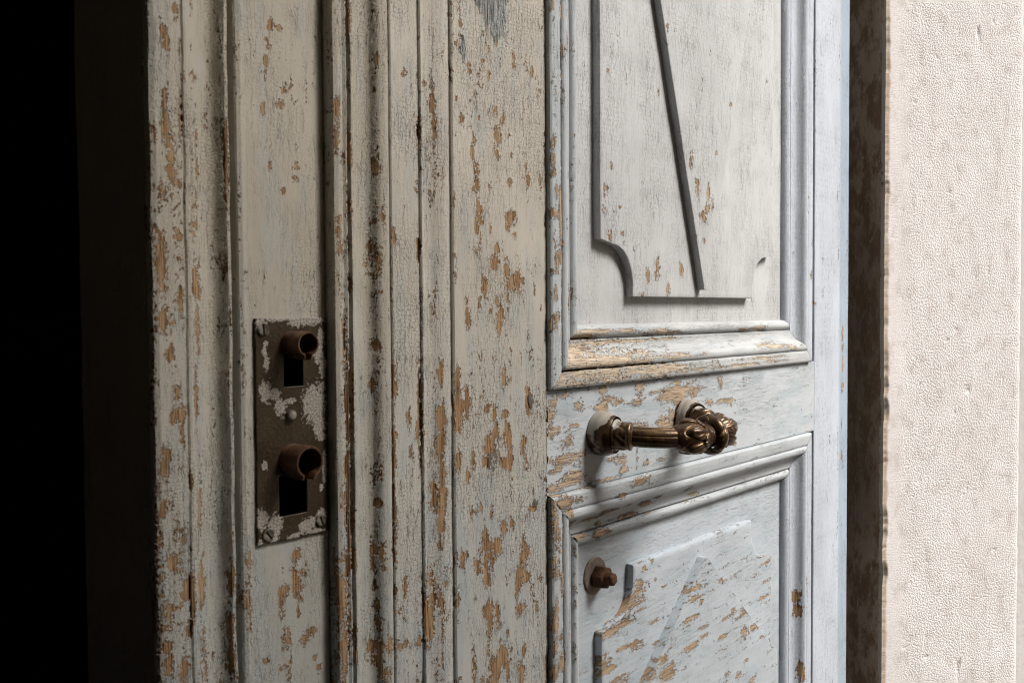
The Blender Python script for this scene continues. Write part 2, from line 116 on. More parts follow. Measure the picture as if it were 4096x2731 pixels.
# ------------------------------------------------------------------ node helper
class NT:
    def __init__(self, name):
        self.mat = bpy.data.materials.new(name); self.mat.use_nodes = True
        self.t = self.mat.node_tree; self.t.nodes.clear()
        self.out = self.t.nodes.new('ShaderNodeOutputMaterial'); self.b = self.t.nodes.new('ShaderNodeBsdfPrincipled')
        self.t.links.new(self.b.outputs[0], self.out.inputs[0])
    def put(self, sock, v):
        if isinstance(v, bpy.types.NodeSocket): self.t.links.new(v, sock)
        elif isinstance(v, (tuple, list)) and len(v) == 3 and sock.type == 'RGBA': sock.default_value = (*v, 1)
        else: sock.default_value = v
    def n(self, ty, **kw):
        nd = self.t.nodes.new(ty)
        for k, v in kw.items(): setattr(nd, k, v)
        return nd
    def attr(self, name, fac=True):
        a = self.n('ShaderNodeAttribute', attribute_name=name); return a.outputs['Fac' if fac else 'Vector']
    def m(self, op, a, b=0.0, c=0.0, clamp=False):
        nd = self.n('ShaderNodeMath', operation=op, use_clamp=clamp)
        for s, v in zip(nd.inputs, (a, b, c)): self.put(s, v)
        return nd.outputs[0]
    def vm(self, op, a, b=(0, 0, 0)):
        nd = self.n('ShaderNodeVectorMath', operation=op); self.put(nd.inputs[0], a)
        if op == 'SCALE': self.put(nd.inputs['Scale'], b)
        else: self.put(nd.inputs[1], b)
        return nd.outputs[0]
    def noise(self, vec, sx, sy=None, detail=3.0, rough=0.55, dim='2D', dist=0.0, color=False):
        sy = sx if sy is None else sy
        nd = self.n('ShaderNodeTexNoise', noise_dimensions=dim)
        self.put(nd.inputs['Vector'], self.vm('MULTIPLY', vec, (sx, sy, sx)))
        nd.inputs['Scale'].default_value = 1.0; nd.inputs['Detail'].default_value = detail; nd.inputs['Roughness'].default_value = rough
        nd.inputs['Distortion'].default_value = dist
        return nd.outputs['Color' if color else 'Fac']
    def vor(self, vec, sx, sy, feature='F1', out='Color', rand=1.0, dim='2D'):
        nd = self.n('ShaderNodeTexVoronoi', voronoi_dimensions=dim, feature=feature)
        self.put(nd.inputs['Vector'], self.vm('MULTIPLY', vec, (sx, sy, sx))); nd.inputs['Scale'].default_value = 1.0
        nd.inputs['Randomness'].default_value = rand
        return nd.outputs[out]
    def sep(self, col):
        nd = self.n('ShaderNodeSeparateColor'); self.put(nd.inputs[0], col); return nd.outputs[0]
    def ss(self, v, lo, hi, a=0.0, b=1.0):
        nd = self.n('ShaderNodeMapRange', interpolation_type='SMOOTHSTEP'); self.put(nd.inputs[0], v)
        for i, x in enumerate((lo, hi, a, b)): self.put(nd.inputs[i+1], x)
        return nd.outputs[0]
    def mix(self, f, a, b, mode='MIX'):
        nd = self.n('ShaderNodeMix', data_type='RGBA', blend_type=mode)
        self.put(nd.inputs[0], f); self.put(nd.inputs[6], a); self.put(nd.inputs[7], b); return nd.outputs[2]
    def bump(self, h, dist=0.001, strength=1.0, normal=None):
        nd = self.n('ShaderNodeBump'); nd.inputs['Strength'].default_value = strength; nd.inputs['Distance'].default_value = dist
        self.put(nd.inputs['Height'], h)
        if normal is not None: self.put(nd.inputs['Normal'], normal)
        return nd.outputs[0]
    def fin(self, color=None, rough=None, normal=None, metal=None, spec=None):
        b = self.b
        if color is not None: self.put(b.inputs['Base Color'], color)
        if rough is not None: self.put(b.inputs['Roughness'], rough)
        if normal is not None: self.put(b.inputs['Normal'], normal)
        if metal is not None: self.put(b.inputs['Metallic'], metal)
        if spec is not None: self.put(b.inputs['Specular IOR Level'], spec)
        return self.mat

# ------------------------------------------------------------------ peeling paint
# slow variation (streaks of loose paint, older blue coat, crackle strength, tone) is carried by the
# mesh attributes 'wear' and 'lay'; flakes, cracks and wood grain are worked out here
PAR = {}
def paint_mat(name, pale=0.0, cell=(2.8, 2.4), flake=(0.62, 2.1), streak=(4.5, 15.0), crack=1.0, top=(0.50, 0.485, 0.455), under=(0.37, 0.405, 0.42), gain=1.0, blue=0.5, lift=0.14, sliver=0.22, thick=1.0):
    s = NT(name)
    P = s.vm('SCALE', s.attr('gco', False), 1.0)
    wear = s.attr('wear'); knot = s.attr('knot'); tint = s.attr('tint')
    sx = s.n('ShaderNodeSeparateXYZ'); s.put(sx.inputs[0], s.attr('lay', False))
    cmod, blm, mott = sx.outputs[0], sx.outputs[1], sx.outputs[2]
    wob = s.vm('SUBTRACT', s.noise(P, 0.28, 0.22, 2.0, 0.6, color=True), (0.5, 0.5, 0.5))
    Pd = s.vm('ADD', P, s.vm('MULTIPLY', wob, (3.0, 3.4, 0.0)))
    ca, cb = 1/cell[0], 1/cell[1]
    v1 = s.n('ShaderNodeTexVoronoi', voronoi_dimensions='2D', feature='F1', distance='CHEBYCHEV')
    v2 = s.n('ShaderNodeTexVoronoi', voronoi_dimensions='2D', feature='F2', distance='CHEBYCHEV')
    pv = s.vm('MULTIPLY', Pd, (ca, cb, 1))
    for v in (v1, v2):
        s.put(v.inputs['Vector'], pv); v.inputs['Scale'].default_value = 1.0; v.inputs['Randomness'].default_value = 0.7
    crand = s.sep(v1.outputs['Color']); edge = s.m('SUBTRACT', v2.outputs['Distance'], v1.outputs['Distance'])
    v3 = s.n('ShaderNodeTexVoronoi', voronoi_dimensions='2D', feature='F1', distance='CHEBYCHEV')
    s.put(v3.inputs['Vector'], s.vm('MULTIPLY', Pd, (1/flake[0], 1/flake[1], 1))); v3.inputs['Scale'].default_value = 1.0
    crand2 = s.sep(v3.outputs['Color'])
    fine = s.noise(P, 1.1, 0.7, 2.0)
    lg = s.noise(Pd, 0.62, 0.03, 2.0, 0.5)                # long splits that run with the grain
    split = s.m('SUBTRACT', 1.0, s.ss(s.m('ABSOLUTE', s.m('SUBTRACT', lg, 0.5)), 0.0, 0.026))
    cm = s.m('MULTIPLY', cmod, crack)
    f = s.m('ADD', wear, s.m('MULTIPLY', s.m('SUBTRACT', crand, 0.5), 0.26))
    f = s.m('ADD', f, s.m('MULTIPLY', s.m('SUBTRACT', crand2, 0.5), 0.36))
    f = s.m('ADD', f, s.m('MULTIPLY', s.m('SUBTRACT', fine, 0.5), 0.22))
    f = s.m('ADD', f, s.m('MULTIPLY', split, s.m('MULTIPLY', cm, sliver)))
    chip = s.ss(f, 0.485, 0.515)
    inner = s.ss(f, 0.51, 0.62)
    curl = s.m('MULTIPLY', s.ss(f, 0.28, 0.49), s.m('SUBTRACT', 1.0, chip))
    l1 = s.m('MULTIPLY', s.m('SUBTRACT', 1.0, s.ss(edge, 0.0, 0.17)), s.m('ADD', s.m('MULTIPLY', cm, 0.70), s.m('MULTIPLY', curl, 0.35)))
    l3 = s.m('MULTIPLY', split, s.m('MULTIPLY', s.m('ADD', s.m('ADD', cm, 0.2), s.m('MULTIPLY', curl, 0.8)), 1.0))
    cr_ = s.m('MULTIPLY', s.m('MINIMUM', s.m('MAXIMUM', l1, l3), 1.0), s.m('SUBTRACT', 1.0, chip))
    g1 = s.noise(P, 1.5, 0.05, 4.0, 0.7); g2 = s.noise(P, 0.26, 0.03, 3.0, 0.65)
    wa, wb, wc = (0.40, 0.235, 0.110), (0.105, 0.050, 0.021), (0.54, 0.385, 0.225)
    wood = s.mix(s.ss(g1, 0.34, 0.66), wb, wa)
    wood = s.mix(s.m('MULTIPLY', s.ss(g2, 0.42, 0.66), 0.40 + 0.55*pale), wood, wc)
    if pale: wood = s.mix(pale*0.85, wood, s.mix(s.ss(g1, 0.36, 0.6), (0.27, 0.19, 0.12), (0.68, 0.585, 0.46)))
    wood = s.mix(s.m('MULTIPLY', s.m('SUBTRACT', 1.0, inner), 0.85), wood, (0.050, 0.024, 0.011))   # shadow of the paint edge put into the colour, with dirt along the flake
    tp = s.mix(mott, tuple(c*0.92 for c in top), tuple(min(1, c*1.08) for c in top))
    paint = s.mix(blm, tp, under)
    paint = s.mix(s.m('MULTIPLY', tint, 0.9), paint, (0.33, 0.40, 0.48))
    paint = s.mix(s.m('MULTIPLY', s.ss(fine, 0.74, 0.80), 0.25), paint, (0.22, 0.12, 0.07))
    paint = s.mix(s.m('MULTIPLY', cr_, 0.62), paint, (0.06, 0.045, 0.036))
    col = s.mix(chip, paint, wood)
    km = s.ss(knot, 0.42, 0.58)                           # weathered, blue grey fibres
    col = s.mix(km, col, s.mix(s.ss(g1, 0.43, 0.54), (0.022, 0.028, 0.031), s.mix(0.45, under, top)))
    h = s.m('MULTIPLY', s.m('SUBTRACT', 1.0, chip), thick)
    h = s.m('ADD', h, s.m('MULTIPLY', curl, lift))
    h = s.m('ADD', h, s.m('MULTIPLY', s.m('MULTIPLY', crand, s.m('SUBTRACT', 1.0, chip)), s.m('ADD', 0.03, s.m('MULTIPLY', cm, 0.16))))
    h = s.m('SUBTRACT', h, s.m('MULTIPLY', cr_, 0.28))
    h = s.m('ADD', h, s.m('MULTIPLY', g1, s.m('ADD', s.m('ADD', 0.05, s.m('MULTIPLY', chip, 0.40)), s.m('MULTIPLY', km, 1.1))))
    rough = s.m('ADD', 0.46, s.m('MULTIPLY', chip, 0.34))
    m = s.fin(col, rough, spec=0.38)
    dn = s.n('ShaderNodeDisplacement'); s.put(dn.inputs['Height'], h); dn.inputs['Midlevel'].default_value = thick; dn.inputs['Scale'].default_value = 0.001
    s.t.links.new(dn.outputs[0], s.out.inputs['Displacement']); m.displacement_method = 'BOTH'
    PAR[m.name] = (streak, gain, blue)
    return m

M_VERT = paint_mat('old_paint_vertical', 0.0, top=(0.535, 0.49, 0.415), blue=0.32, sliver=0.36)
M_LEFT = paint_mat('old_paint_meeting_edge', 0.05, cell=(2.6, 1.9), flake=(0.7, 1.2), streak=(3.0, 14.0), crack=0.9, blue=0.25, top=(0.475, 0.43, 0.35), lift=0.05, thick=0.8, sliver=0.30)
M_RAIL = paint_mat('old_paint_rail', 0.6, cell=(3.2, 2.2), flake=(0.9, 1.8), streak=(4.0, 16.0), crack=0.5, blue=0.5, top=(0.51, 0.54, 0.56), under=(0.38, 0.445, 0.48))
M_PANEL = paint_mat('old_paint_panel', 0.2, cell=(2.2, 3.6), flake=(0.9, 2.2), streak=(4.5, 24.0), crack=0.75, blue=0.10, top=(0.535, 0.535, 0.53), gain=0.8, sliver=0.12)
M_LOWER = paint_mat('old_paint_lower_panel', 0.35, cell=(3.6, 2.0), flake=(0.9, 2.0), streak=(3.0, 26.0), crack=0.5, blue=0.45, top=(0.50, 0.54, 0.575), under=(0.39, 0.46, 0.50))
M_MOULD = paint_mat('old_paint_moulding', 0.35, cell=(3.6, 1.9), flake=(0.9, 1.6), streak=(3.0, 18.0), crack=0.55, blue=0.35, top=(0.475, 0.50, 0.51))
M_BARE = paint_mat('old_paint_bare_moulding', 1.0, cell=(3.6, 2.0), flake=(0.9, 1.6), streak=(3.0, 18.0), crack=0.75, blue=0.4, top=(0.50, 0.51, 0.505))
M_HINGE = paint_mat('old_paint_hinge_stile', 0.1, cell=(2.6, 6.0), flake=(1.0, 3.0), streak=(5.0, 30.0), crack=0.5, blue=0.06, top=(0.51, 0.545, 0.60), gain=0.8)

def mat_wood_dark():
    s = NT('bare_inner_wood'); tc = s.n('ShaderNodeTexCoord').outputs['Object']
    g = s.noise(tc, 240, 8, 4.0, dim='3D')
    return s.fin(s.mix(g, (0.05, 0.028, 0.014), (0.14, 0.085, 0.045)), 0.8, s.bump(g, 0.0006))
M_WOOD = mat_wood_dark()

# ------------------------------------------------------------------ door building blocks (millimetres in, metres out)
def samples(lo, hi, f0, f1, fine, coarse):
    """positions from lo to hi: fine steps inside [f0, f1], coarse outside"""
    f0 = max(lo, f0); f1 = min(hi, f1)
    parts = []
    if f0 > lo: parts.append(np.linspace(lo, f0, max(2, int((f0-lo)/coarse)+1))[:-1])
    parts.append(np.linspace(f0, f1, max(2, int((f1-f0)/fine)+1)))
    if f1 < hi: parts.append(np.linspace(f1, hi, max(2, int((hi-f1)/coarse)+1))[1:])
    return np.concatenate(parts)

def resample(prof, step):
    A = []; W = []
    for (a0, w0), (a1, w1) in zip(prof[:-1], prof[1:]):
        n = max(1, int(math.hypot(a1-a0, w1-w0)/step + 0.5))
        t = np.arange(n)/n
        A += list(a0+(a1-a0)*t); W += list(w0+(w1-w0)*t)
    A.append(prof[-1][0]); W.append(prof[-1][1])
    return np.array(A), np.array(W)

def curve(pts, n=8):
    """Catmull-Rom through the points of a moulding profile"""
    p = [pts[0]] + list(pts) + [pts[-1]]; out = []
    for i in range(1, len(p)-2):
        for k in range(n):
            t = k/n; q = []
            for d in (0, 1):
                a, b, c, e = p[i-1][d], p[i][d], p[i+1][d], p[i+2][d]
                q.append(0.5*(2*b+(c-a)*t+(2*a-5*b+4*c-e)*t*t+(3*b-a-3*c+e)*t**3))
            out.append(tuple(q))
    out.append(tuple(pts[-1])); return out

def wear_at(x, z, chips, base=0.12, grow=1.0):
    wv = np.full(x.shape, -9.0)
    for (cx, cz, rx, rz) in chips:
        d = np.sqrt(((x-cx)/(rx*grow+0.35))**2 + ((z-cz)/(rz*grow+0.35))**2)
        wv = np.maximum(wv, 0.5 + 0.34*(1-d))
    return np.maximum(np.clip(wv, -1, 1.0), base)

_off = [0]
def attrs_for(x, z, across, along, chips, base, mat, knots=(), tint=None, edge=None):
    grow = 1.35 if mat is M_BARE else 1.0
    _off[0] += 1; k = _off[0]
    (sa, sb), gain, blue = PAR[mat.name]
    A = across + 311.7*k; B = along + 173.3*k
    gco = np.stack([A, B, np.zeros_like(A)], -1)
    wv = np.maximum(wear_at(x, z, chips, 0.0, grow), base)
    if not np.isscalar(base): wv = np.where(base < 0, -0.6, wv)
    if edge is not None: wv = np.maximum(wv, base+edge*(np.asarray(base) > 0))
    stk = fbm(A/sa, B/sb, 4)
    knv = np.zeros_like(x)
    for (cx, cz, rx, rz) in knots:
        knv = np.maximum(knv, np.clip(1.1-0.6*(((x-cx)/rx)**2+((z-cz)/rz)**2), 0, 1))
    knv = np.where(knv > 0.05, knv + 0.5*stk, 0)
    cmod = np.clip((fbm(A/26+9, B/42, 3)+0.45)/0.8, 0, 1)
    bl = blue*np.clip((fbm(A/6.0+70, B/30, 4) + 0.22*(wv-0.15) - 0.06)/0.26, 0, 1)
    if mat in (M_VERT, M_LEFT): bl = np.clip(bl + 0.45*np.clip((1330-z)/220, 0, 1), 0, 1)       # the older coat shows more low down
    mo = np.clip(0.5+0.8*fbm(A/40+30, B/70, 3), 0, 1)
    wv = wv - 0.075*(wv < 0.45)
    wv = wv + gain*0.50*stk + 0.16*fbm(A/60+51, B/90, 2)
    return {'gco': ('FLOAT_VECTOR', gco), 'wear': ('FLOAT', wv), 'knot': ('FLOAT', knv), 'lay': ('FLOAT_VECTOR', np.stack([cmod, bl, mo], -1)),
            'tint': ('FLOAT', np.zeros_like(x) if tint is None else tint)}

def strip(name, prof, zs, mat, parent, chips=(), base=0.12, step=0.6, knots=(), tint=None, wob=0.18, wavy=0.35, edgewear=None):
    """upright member: profile (x, proud) swept along z"""
    A, W = resample(prof, step)
    arc = np.concatenate([[0], np.cumsum(np.hypot(np.diff(A), np.diff(W)))])
    Z, AA = np.meshgrid(zs, A, indexing='ij'); _, WW = np.meshgrid(zs, W, indexing='ij'); _, RR = np.meshgrid(zs, arc, indexing='ij')
    seed = 31.0*(_off[0]+1)
    W2 = WW + wob*fbm(RR/9+seed, Z/45) ; A2 = AA + wavy*fbm(RR/40+seed, Z/28+9, 3)
    V = np.stack([A2/1000, -W2/1000, Z/1000], -1).reshape(-1, 3)
    ed = None
    if edgewear: ed = np.zeros_like(AA)
    if edgewear:
        for (ex, er, amt) in edgewear: ed = np.maximum(ed, amt*np.exp(-((AA-ex)/er)**2))
        ed = ed.ravel()
    tn = tint(AA.ravel()) if tint else None
    base = np.where((AA < 207.6) & (WW < -8), -0.6, base).ravel()
    at = attrs_for(AA.ravel(), Z.ravel(), (RR+A[0]).ravel(), Z.ravel(), chips, base, mat, knots, tn, ed)
    return make_mesh(name, V, grid_faces(len(zs), len(A)), mat, parent, at)

def beam(name, prof, xs, mat, parent, chips=(), base=0.12, step=0.6, wob=0.18, wavy=0.3, edgewear=None, s0=0.0, s1=0.0, a_ref=0.0):
    """level member: profile (z, proud) swept along x; s0/s1 shear the ends for mitres"""
    A, W = resample(prof, step)
    arc = np.concatenate([[0], np.cumsum(np.hypot(np.diff(A), np.diff(W)))])
    X, AA = np.meshgrid(xs, A, indexing='ij'); _, WW = np.meshgrid(xs, W, indexing='ij'); _, RR = np.meshgrid(xs, arc, indexing='ij')
    t = (X-xs[0])/(xs[-1]-xs[0])
    X = X + (1-t)*s0*(AA-a_ref) + t*s1*(AA-a_ref)
    seed = 31.0*(_off[0]+1)
    W2 = WW + wob*fbm(X/45, RR/9+seed); A2 = AA + wavy*fbm(X/28+9, RR/40+seed, 3)
    V = np.stack([X/1000, -W2/1000, A2/1000], -1).reshape(-1, 3)
    ed = None
    if edgewear:
        ed = np.zeros_like(AA)
        for (ex, er, amt) in edgewear: ed = np.maximum(ed, amt*np.exp(-((AA-ex)/er)**2))
        ed = ed.ravel()
    at = attrs_for(X.ravel(), AA.ravel(), (RR+A[0]).ravel(), X.ravel(), chips, base, mat, (), None, ed)
    return make_mesh(name, V, grid_faces(len(xs), len(A)), mat, parent, at)

def post(name, prof, zs, mat, parent, s0, s1, a_ref, chips=(), base=0.12, step=0.6, wob=0.18, wavy=0.3, edgewear=None):
    """upright moulding with mitred ends"""
    A, W = resample(prof, step)
    arc = np.concatenate([[0], np.cumsum(np.hypot(np.diff(A), np.diff(W)))])
    Z, AA = np.meshgrid(zs, A, indexing='ij'); _, WW = np.meshgrid(zs, W, indexing='ij'); _, RR = np.meshgrid(zs, arc, indexing='ij')
    t = (Z-zs[0])/(zs[-1]-zs[0])
    Z = Z + (1-t)*s0*(AA-a_ref) + t*s1*(AA-a_ref)
    seed = 31.0*(_off[0]+1)
    W2 = WW + wob*fbm(RR/9+seed, Z/45); A2 = AA + wavy*fbm(RR/40+seed, Z/28+9, 3)
    V = np.stack([A2/1000, -W2/1000, Z/1000], -1).reshape(-1, 3)
    ed = None
    if edgewear:
        ed = np.zeros_like(AA)
        for (ex, er, amt) in edgewear: ed = np.maximum(ed, amt*np.exp(-((AA-ex)/er)**2))
        ed = ed.ravel()
    at = attrs_for(AA.ravel(), Z.ravel(), (RR+A[0]).ravel(), Z.ravel(), chips, base, mat, (), None, ed)
    return make_mesh(name, V, grid_faces(len(zs), len(A)), mat, parent, at)

def slab(name, zrows, xl, xr, wf, wb, mat, parent, grain='v', chips=(), base=0.12, ncol=200, bev=0.9, knots=(), edge=0.0, wavy=0.5, topround=0.0):
    """raised board: every row spans xl(z)..xr(z); front at wf, sides down to wb, edges eased"""
    z0, z1 = zrows[0], zrows[-1]
    rows = [(z0, wb), (z0, wf-bev), (z0+bev*0.3, wf-bev*0.3)] + [(z, wf) for z in zrows if z0+bev < z < z1-bev] + [(z1-bev*0.3, wf-bev*0.3), (z1, wf-bev), (z1, wb)]
    t = np.linspace(0, 1, ncol)
    Zs = np.array([r[0] for r in rows]); RW = np.array([r[1] for r in rows])
    L = np.array([xl(z) for z in Zs]); R = np.array([xr(z) for z in Zs])
    L = L + wavy*fbm(Zs/9+3.1, Zs*0+_off[0]*7.7, 3)*0.8; R = R + wavy*fbm(Zs/9+63.1, Zs*0+_off[0]*7.7, 3)*0.8
    width = np.maximum(R-L, 2.2*bev)
    inner = L[:, None] + bev + (width-2*bev)[:, None]*t[None, :]
    X = np.concatenate([L[:, None], L[:, None], (L+bev*0.3)[:, None], inner, (L+width-bev*0.3)[:, None], (L+width)[:, None], (L+width)[:, None]], 1)
    cw = np.concatenate([[wb, wf-bev, wf-bev*0.3], np.full(ncol, wf), [wf-bev*0.3, wf-bev, wb]])
    Wg = np.minimum(cw[None, :], RW[:, None]); Zg = np.repeat(Zs[:, None], X.shape[1], 1)
    seed = 31.0*(_off[0]+1)
    Wn = Wg + (0.25*fbm(X/14+seed, Zg/70) if grain == 'v' else 0.25*fbm(X/70+seed, Zg/14))
    V = np.stack([X/1000, -Wn/1000, Zg/1000], -1).reshape(-1, 3)
    x, z = X.ravel(), Zg.ravel()
    dd = np.minimum(X-L[:, None], (L+width)[:, None]-X); dz = np.minimum(Zg-z0, z1-Zg)
    ed = edge*np.exp(-(np.minimum(dd, dz)/2.0)**2).ravel() if edge else None
    ac = x + (wf-Wg).ravel(); al = z
    at = attrs_for(x, z, ac, al, chips, base, mat, knots, None, ed) if grain == 'v' else attrs_for(x, z, z + (wf-Wg).ravel(), x, chips, base, mat, knots, None, ed)
    return make_mesh(name, V, grid_faces(len(rows), X.shape[1]), mat, parent, at)

# ------------------------------------------------------------------ the door leaf
ZB, ZT = 60.0, 2330.0
door = bpy.data.objects.new('door_leaf', None); COL.objects.link(door)
tag(door, 'old panelled wooden door ajar, pale blue grey paint cracked and peeling to bare wood', 'door')
def Z_(f0, f1, fine=1.2): return samples(ZB, ZT, f0, f1, fine, 40)

# edge strip with its cove, left of the lock stile
pA = [(209.5, -78), (207.5, -77), (207.3, -6), (208.3, -3), (210.5, -2.0), (218, -1.8), (223.6, -2.2), (224.6, -3.6), (225.4, -2.6), (226.8, -2.6), (227.4, -3.4)] + curve([(227.6, -3.6), (231, -4.8), (236, -8.0), (240.5, -10.6), (244.6, -9.6), (247.4, -5.8)], 4) + [(248.2, -4.6), (249.8, -4.6), (250.4, -5.6), (250.6, -13), (252, -13)]
strip('edge_strip', pA, Z_(1110, 1470, 1.0), M_LEFT, door, CHIPS['edge'], 0.17, 0.5, wavy=0.8, wob=0.3, edgewear=[(208.5, 2.0, 0.30), (218, 4.5, 0.13), (230.5, 1.2, 0.25), (249, 1.0, 0.2), (225, 0.8, 0.12)])
# lock stile, with a mortise left open behind the plate
pC = [(252.5, -14), (254.0, -13.5), (254.6, -7.2), (255.4, -6.2), (257.5, -5.6), (260, -6.0), (308.0, -6.0), (308.2, -12)]
zC = np.unique(np.concatenate([Z_(1105, 1480, 1.0), [1183.0, 1296.0]]))
o = strip('lock_stile', pC, zC, M_LEFT, door, CHIPS['lock'], 0.10, 0.5, wavy=0.2, wob=0.25, edgewear=[(256.5, 1.6, 0.22)])
me = o.data
import bmesh
bm = bmesh.new(); bm.from_mesh(me)
kill = [f for f in bm.faces if 267 < f.calc_center_median().x*1000 < 303.5 and 1187 < f.calc_center_median().z*1000 < 1292]
bmesh.ops.delete(bm, geom=kill, context='FACES'); bm.to_mesh(me); bm.free()
# astragal: bead, cove, flat fillet, rounded fillet
pE = [(308.3, -12), (308.3, 0.6), (309.0, 2.0), (311.5, 2.6), (314.5, 2.2), (315.6, 1.2), (316.2, 1.6), (317.2, 2.2), (318.2, 1.6), (318.6, -2.6), (320.6, -2.8), (321.2, 1.0)] + curve([(321.4, 1.4), (323.5, 0.6), (327, -2.0), (331, -4.0), (335, -4.5), (338.2, -3.0), (340.2, -0.2), (342, 1.3), (345, 1.9), (347.6, 1.5), (349.0, 0.4)], 4) + [(349.3, -1.8), (350.3, -1.8)]
strip('astragal', pE, Z_(1090, 1500, 1.0), M_LEFT, door, CHIPS['astragal'], 0.14, 0.5, wavy=0.5, wob=0.25, edgewear=[(312, 2.8, 0.24), (320, 1.2, 0.22), (317, 0.9, 0.1), (340.5, 1.4, 0.2)])
pG = [(350.4, -3), (350.5, 0.0), (351.1, 0.6), (362, 0.6), (371.4, 0.5), (372.2, -0.1), (372.4, -3)]
strip('flat_fillet', pG, Z_(1090, 1500, 1.0), M_VERT, door, CHIPS['astragal'], 0.12, 0.5, wavy=0.35, edgewear=[(371.8, 0.9, 0.25), (350.9, 0.9, 0.2)])
pH = [(372.8, -3), (372.9, 0.6), (373.6, 1.5), (376, 1.0), (381, 1.1), (383, 1.6)] + curve([(383.5, 1.8), (387, 2.5), (391, 2.6), (394.5, 1.8), (397.2, 0.2), (399, -1.9), (400.6, -2.2)], 4)
strip('rounded_fillet', pH, Z_(1080, 1510, 1.0), M_VERT, door, CHIPS['astragal'], 0.13, 0.5, wavy=0.35, edgewear=[(373.2, 0.8, 0.22), (383.5, 1.6, 0.20), (381, 1.6, 0.12)])
# main stile
pI = [(400.8, -12), (400.9, -0.8), (401.7, 0.0), (490.8, 0.0), (491.3, -0.6), (491.3, -14)]
knots = [(438, 1521, 16, 46), (411, 1462, 1.8, 8), (461, 1449, 3, 5), (436, 1236, 4.5, 15), (452, 1224, 5, 12), (440, 1440, 22, 2.5), (478, 1436, 10, 4)]
strip('stile', pI, Z_(1060, 1540, 1.1), M_VERT, door, CHIPS['stile'], 0.18, 0.6, knots=knots[:2], edgewear=[(402, 1.0, 0.10), (490.5, 0.9, 0.16)])
# hinge stile, eased towards the hinge side
pK = [(940.3, -14), (940.4, -0.5), (941, 0.0), (1003, 0.0), (1006, -0.3), (1010, -0.8), (1041, -3.4), (1043.6, -4.6), (1045, -7), (1045, -52)]
strip('stile', pK, Z_(880, 1740, 1.6), M_HINGE, door, CHIPS['rstile'], 0.09, 0.9, tint=lambda a: np.clip((a-1004)/10, 0, 1), edgewear=[(1006, 2.5, 0.20), (941.2, 1.0, 0.1)])
# rails
def rail(zb, zt, fine, chips, base):
    p = [(zb, -14), (zb, -0.6), (zb+0.6, 0), (zt-0.6, 0), (zt, -0.6), (zt, -14)]
    return beam('rail', p, samples(491.4, 940.2, 491.4, 940.2, fine, 30), M_RAIL, door, chips, base, 0.7, edgewear=[(zt-0.4, 1.2, 0.10), (zb+1.5, 1.4, 0.08)])
xx = CHIPS['rail']
rail(1171.3, 1245.0, 0.9, xx, 0.15)
rail(ZB, 250, 8, (), 0.12); rail(2200, ZT, 8, (), 0.12)

# panels and their mouldings
MW = 44.5
prof = curve([(0, -11.5), (0.6, -8.0), (2.2, -5.6), (5, -4.2), (7.6, -4.6), (9.4, -6.6)], 4) + [(10.2, -8.3), (10.8, -8.0), (11.0, -5.6), (12.4, -5.4)] + curve([(12.6, -5.5), (16, -4.9), (19.5, -3.4), (22.5, -0.4), (24.6, 3.0), (27, 4.7), (29.6, 4.8), (31.2, 3.9)], 4) + [(31.9, 2.6), (32.6, 3.4), (34, 3.9), (39, 4.4), (42.6, 4.3), (44.0, 3.4), (44.5, 2.2), (44.5, -13)]
X0, X1 = 491.6, 926.4          # outer edges of the moulding frames
def frame(zb, zt, vis, chips, mats, matb):
    """four mitred lengths of moulding round one panel"""
    lo, hi = vis
    bp = [(zb+MW-a, w_) for a, w_ in prof]
    fb = lo <= zb <= hi; ft = lo <= zt <= hi
    b = beam('panel_moulding', bp, samples(X0, X1, X0, X1, 1.1 if fb else 12, 30), matb, door, chips.get('b', ()), 0.16 if fb else 0.1, 0.6, s0=1, s1=-1, a_ref=zb, edgewear=[(zb+5, 5, 0.06)])
    tp = [(zt-MW+a, w_) for a, w_ in prof]
    t_ = beam('panel_moulding', tp, samples(X0, X1, X0, X1, 1.1 if ft else 12, 30), mats, door, chips.get('t', ()), 0.14 if ft else 0.1, 0.6, s0=-1, s1=1, a_ref=zt, edgewear=[(zt-11, 2, 0.10), (zt-35, 2.5, 0.10)])
    lp = [(X0+MW-a, w_) for a, w_ in prof]
    l_ = post('panel_moulding', lp, samples(zb+0.5, zt-0.5, lo, hi, 1.1, 40), mats, door, 1, -1, X0, chips.get('l', ()), 0.15, 0.6, edgewear=[(X0+4, 4, 0.08), (X0+12.4, 0.8, 0.30), (X0+37, 2.0, 0.16)])
    rp = [(X1-MW+a, w_) for a, w_ in prof]
    r_ = post('panel_moulding', rp, samples(zb+0.4, zt-0.4, lo, hi, 1.8, 40), M_HINGE, door, -1, 1, X1, chips.get('r', ()), 0.11, 0.8, edgewear=[(X1-14, 1.0, 0.14), (X1-38, 2, 0.08)])
    return b, t_, l_, r_
frame(1245.2, 2199.5, (1200, 1720), dict(b=CHIPS['mould_ub'], l=CHIPS['mould_l'], r=CHIPS['mould_r']), M_MOULD, M_BARE)
frame(250.5, 1171.0, (880, 1180), dict(t=CHIPS['mould_lt'], l=CHIPS['mould_l'], r=CHIPS['mould_r']), M_MOULD, M_MOULD)

def panel(zb, zt, vis, mat, grain, base):
    a, b = X0+MW-3, X1-MW+3
    p = [(a, -11), (b, -11)]
    if grain == 'v': return strip('panel', p, samples(zb, zt, vis[0], vis[1], 1.8, 40), mat, door, (), base, 1.6)
    return beam('panel', [(zb, -11), (vis[0], -11), (zt, -11)], samples(a, b, a, b, 1.6, 30), mat, door, (), base, 1.8)
panel(1286, 2158, (1286, 1700), M_PANEL, 'v', 0.09)
panel(292, 1130, (890, 1130), M_LOWER, 'h', 0.07)

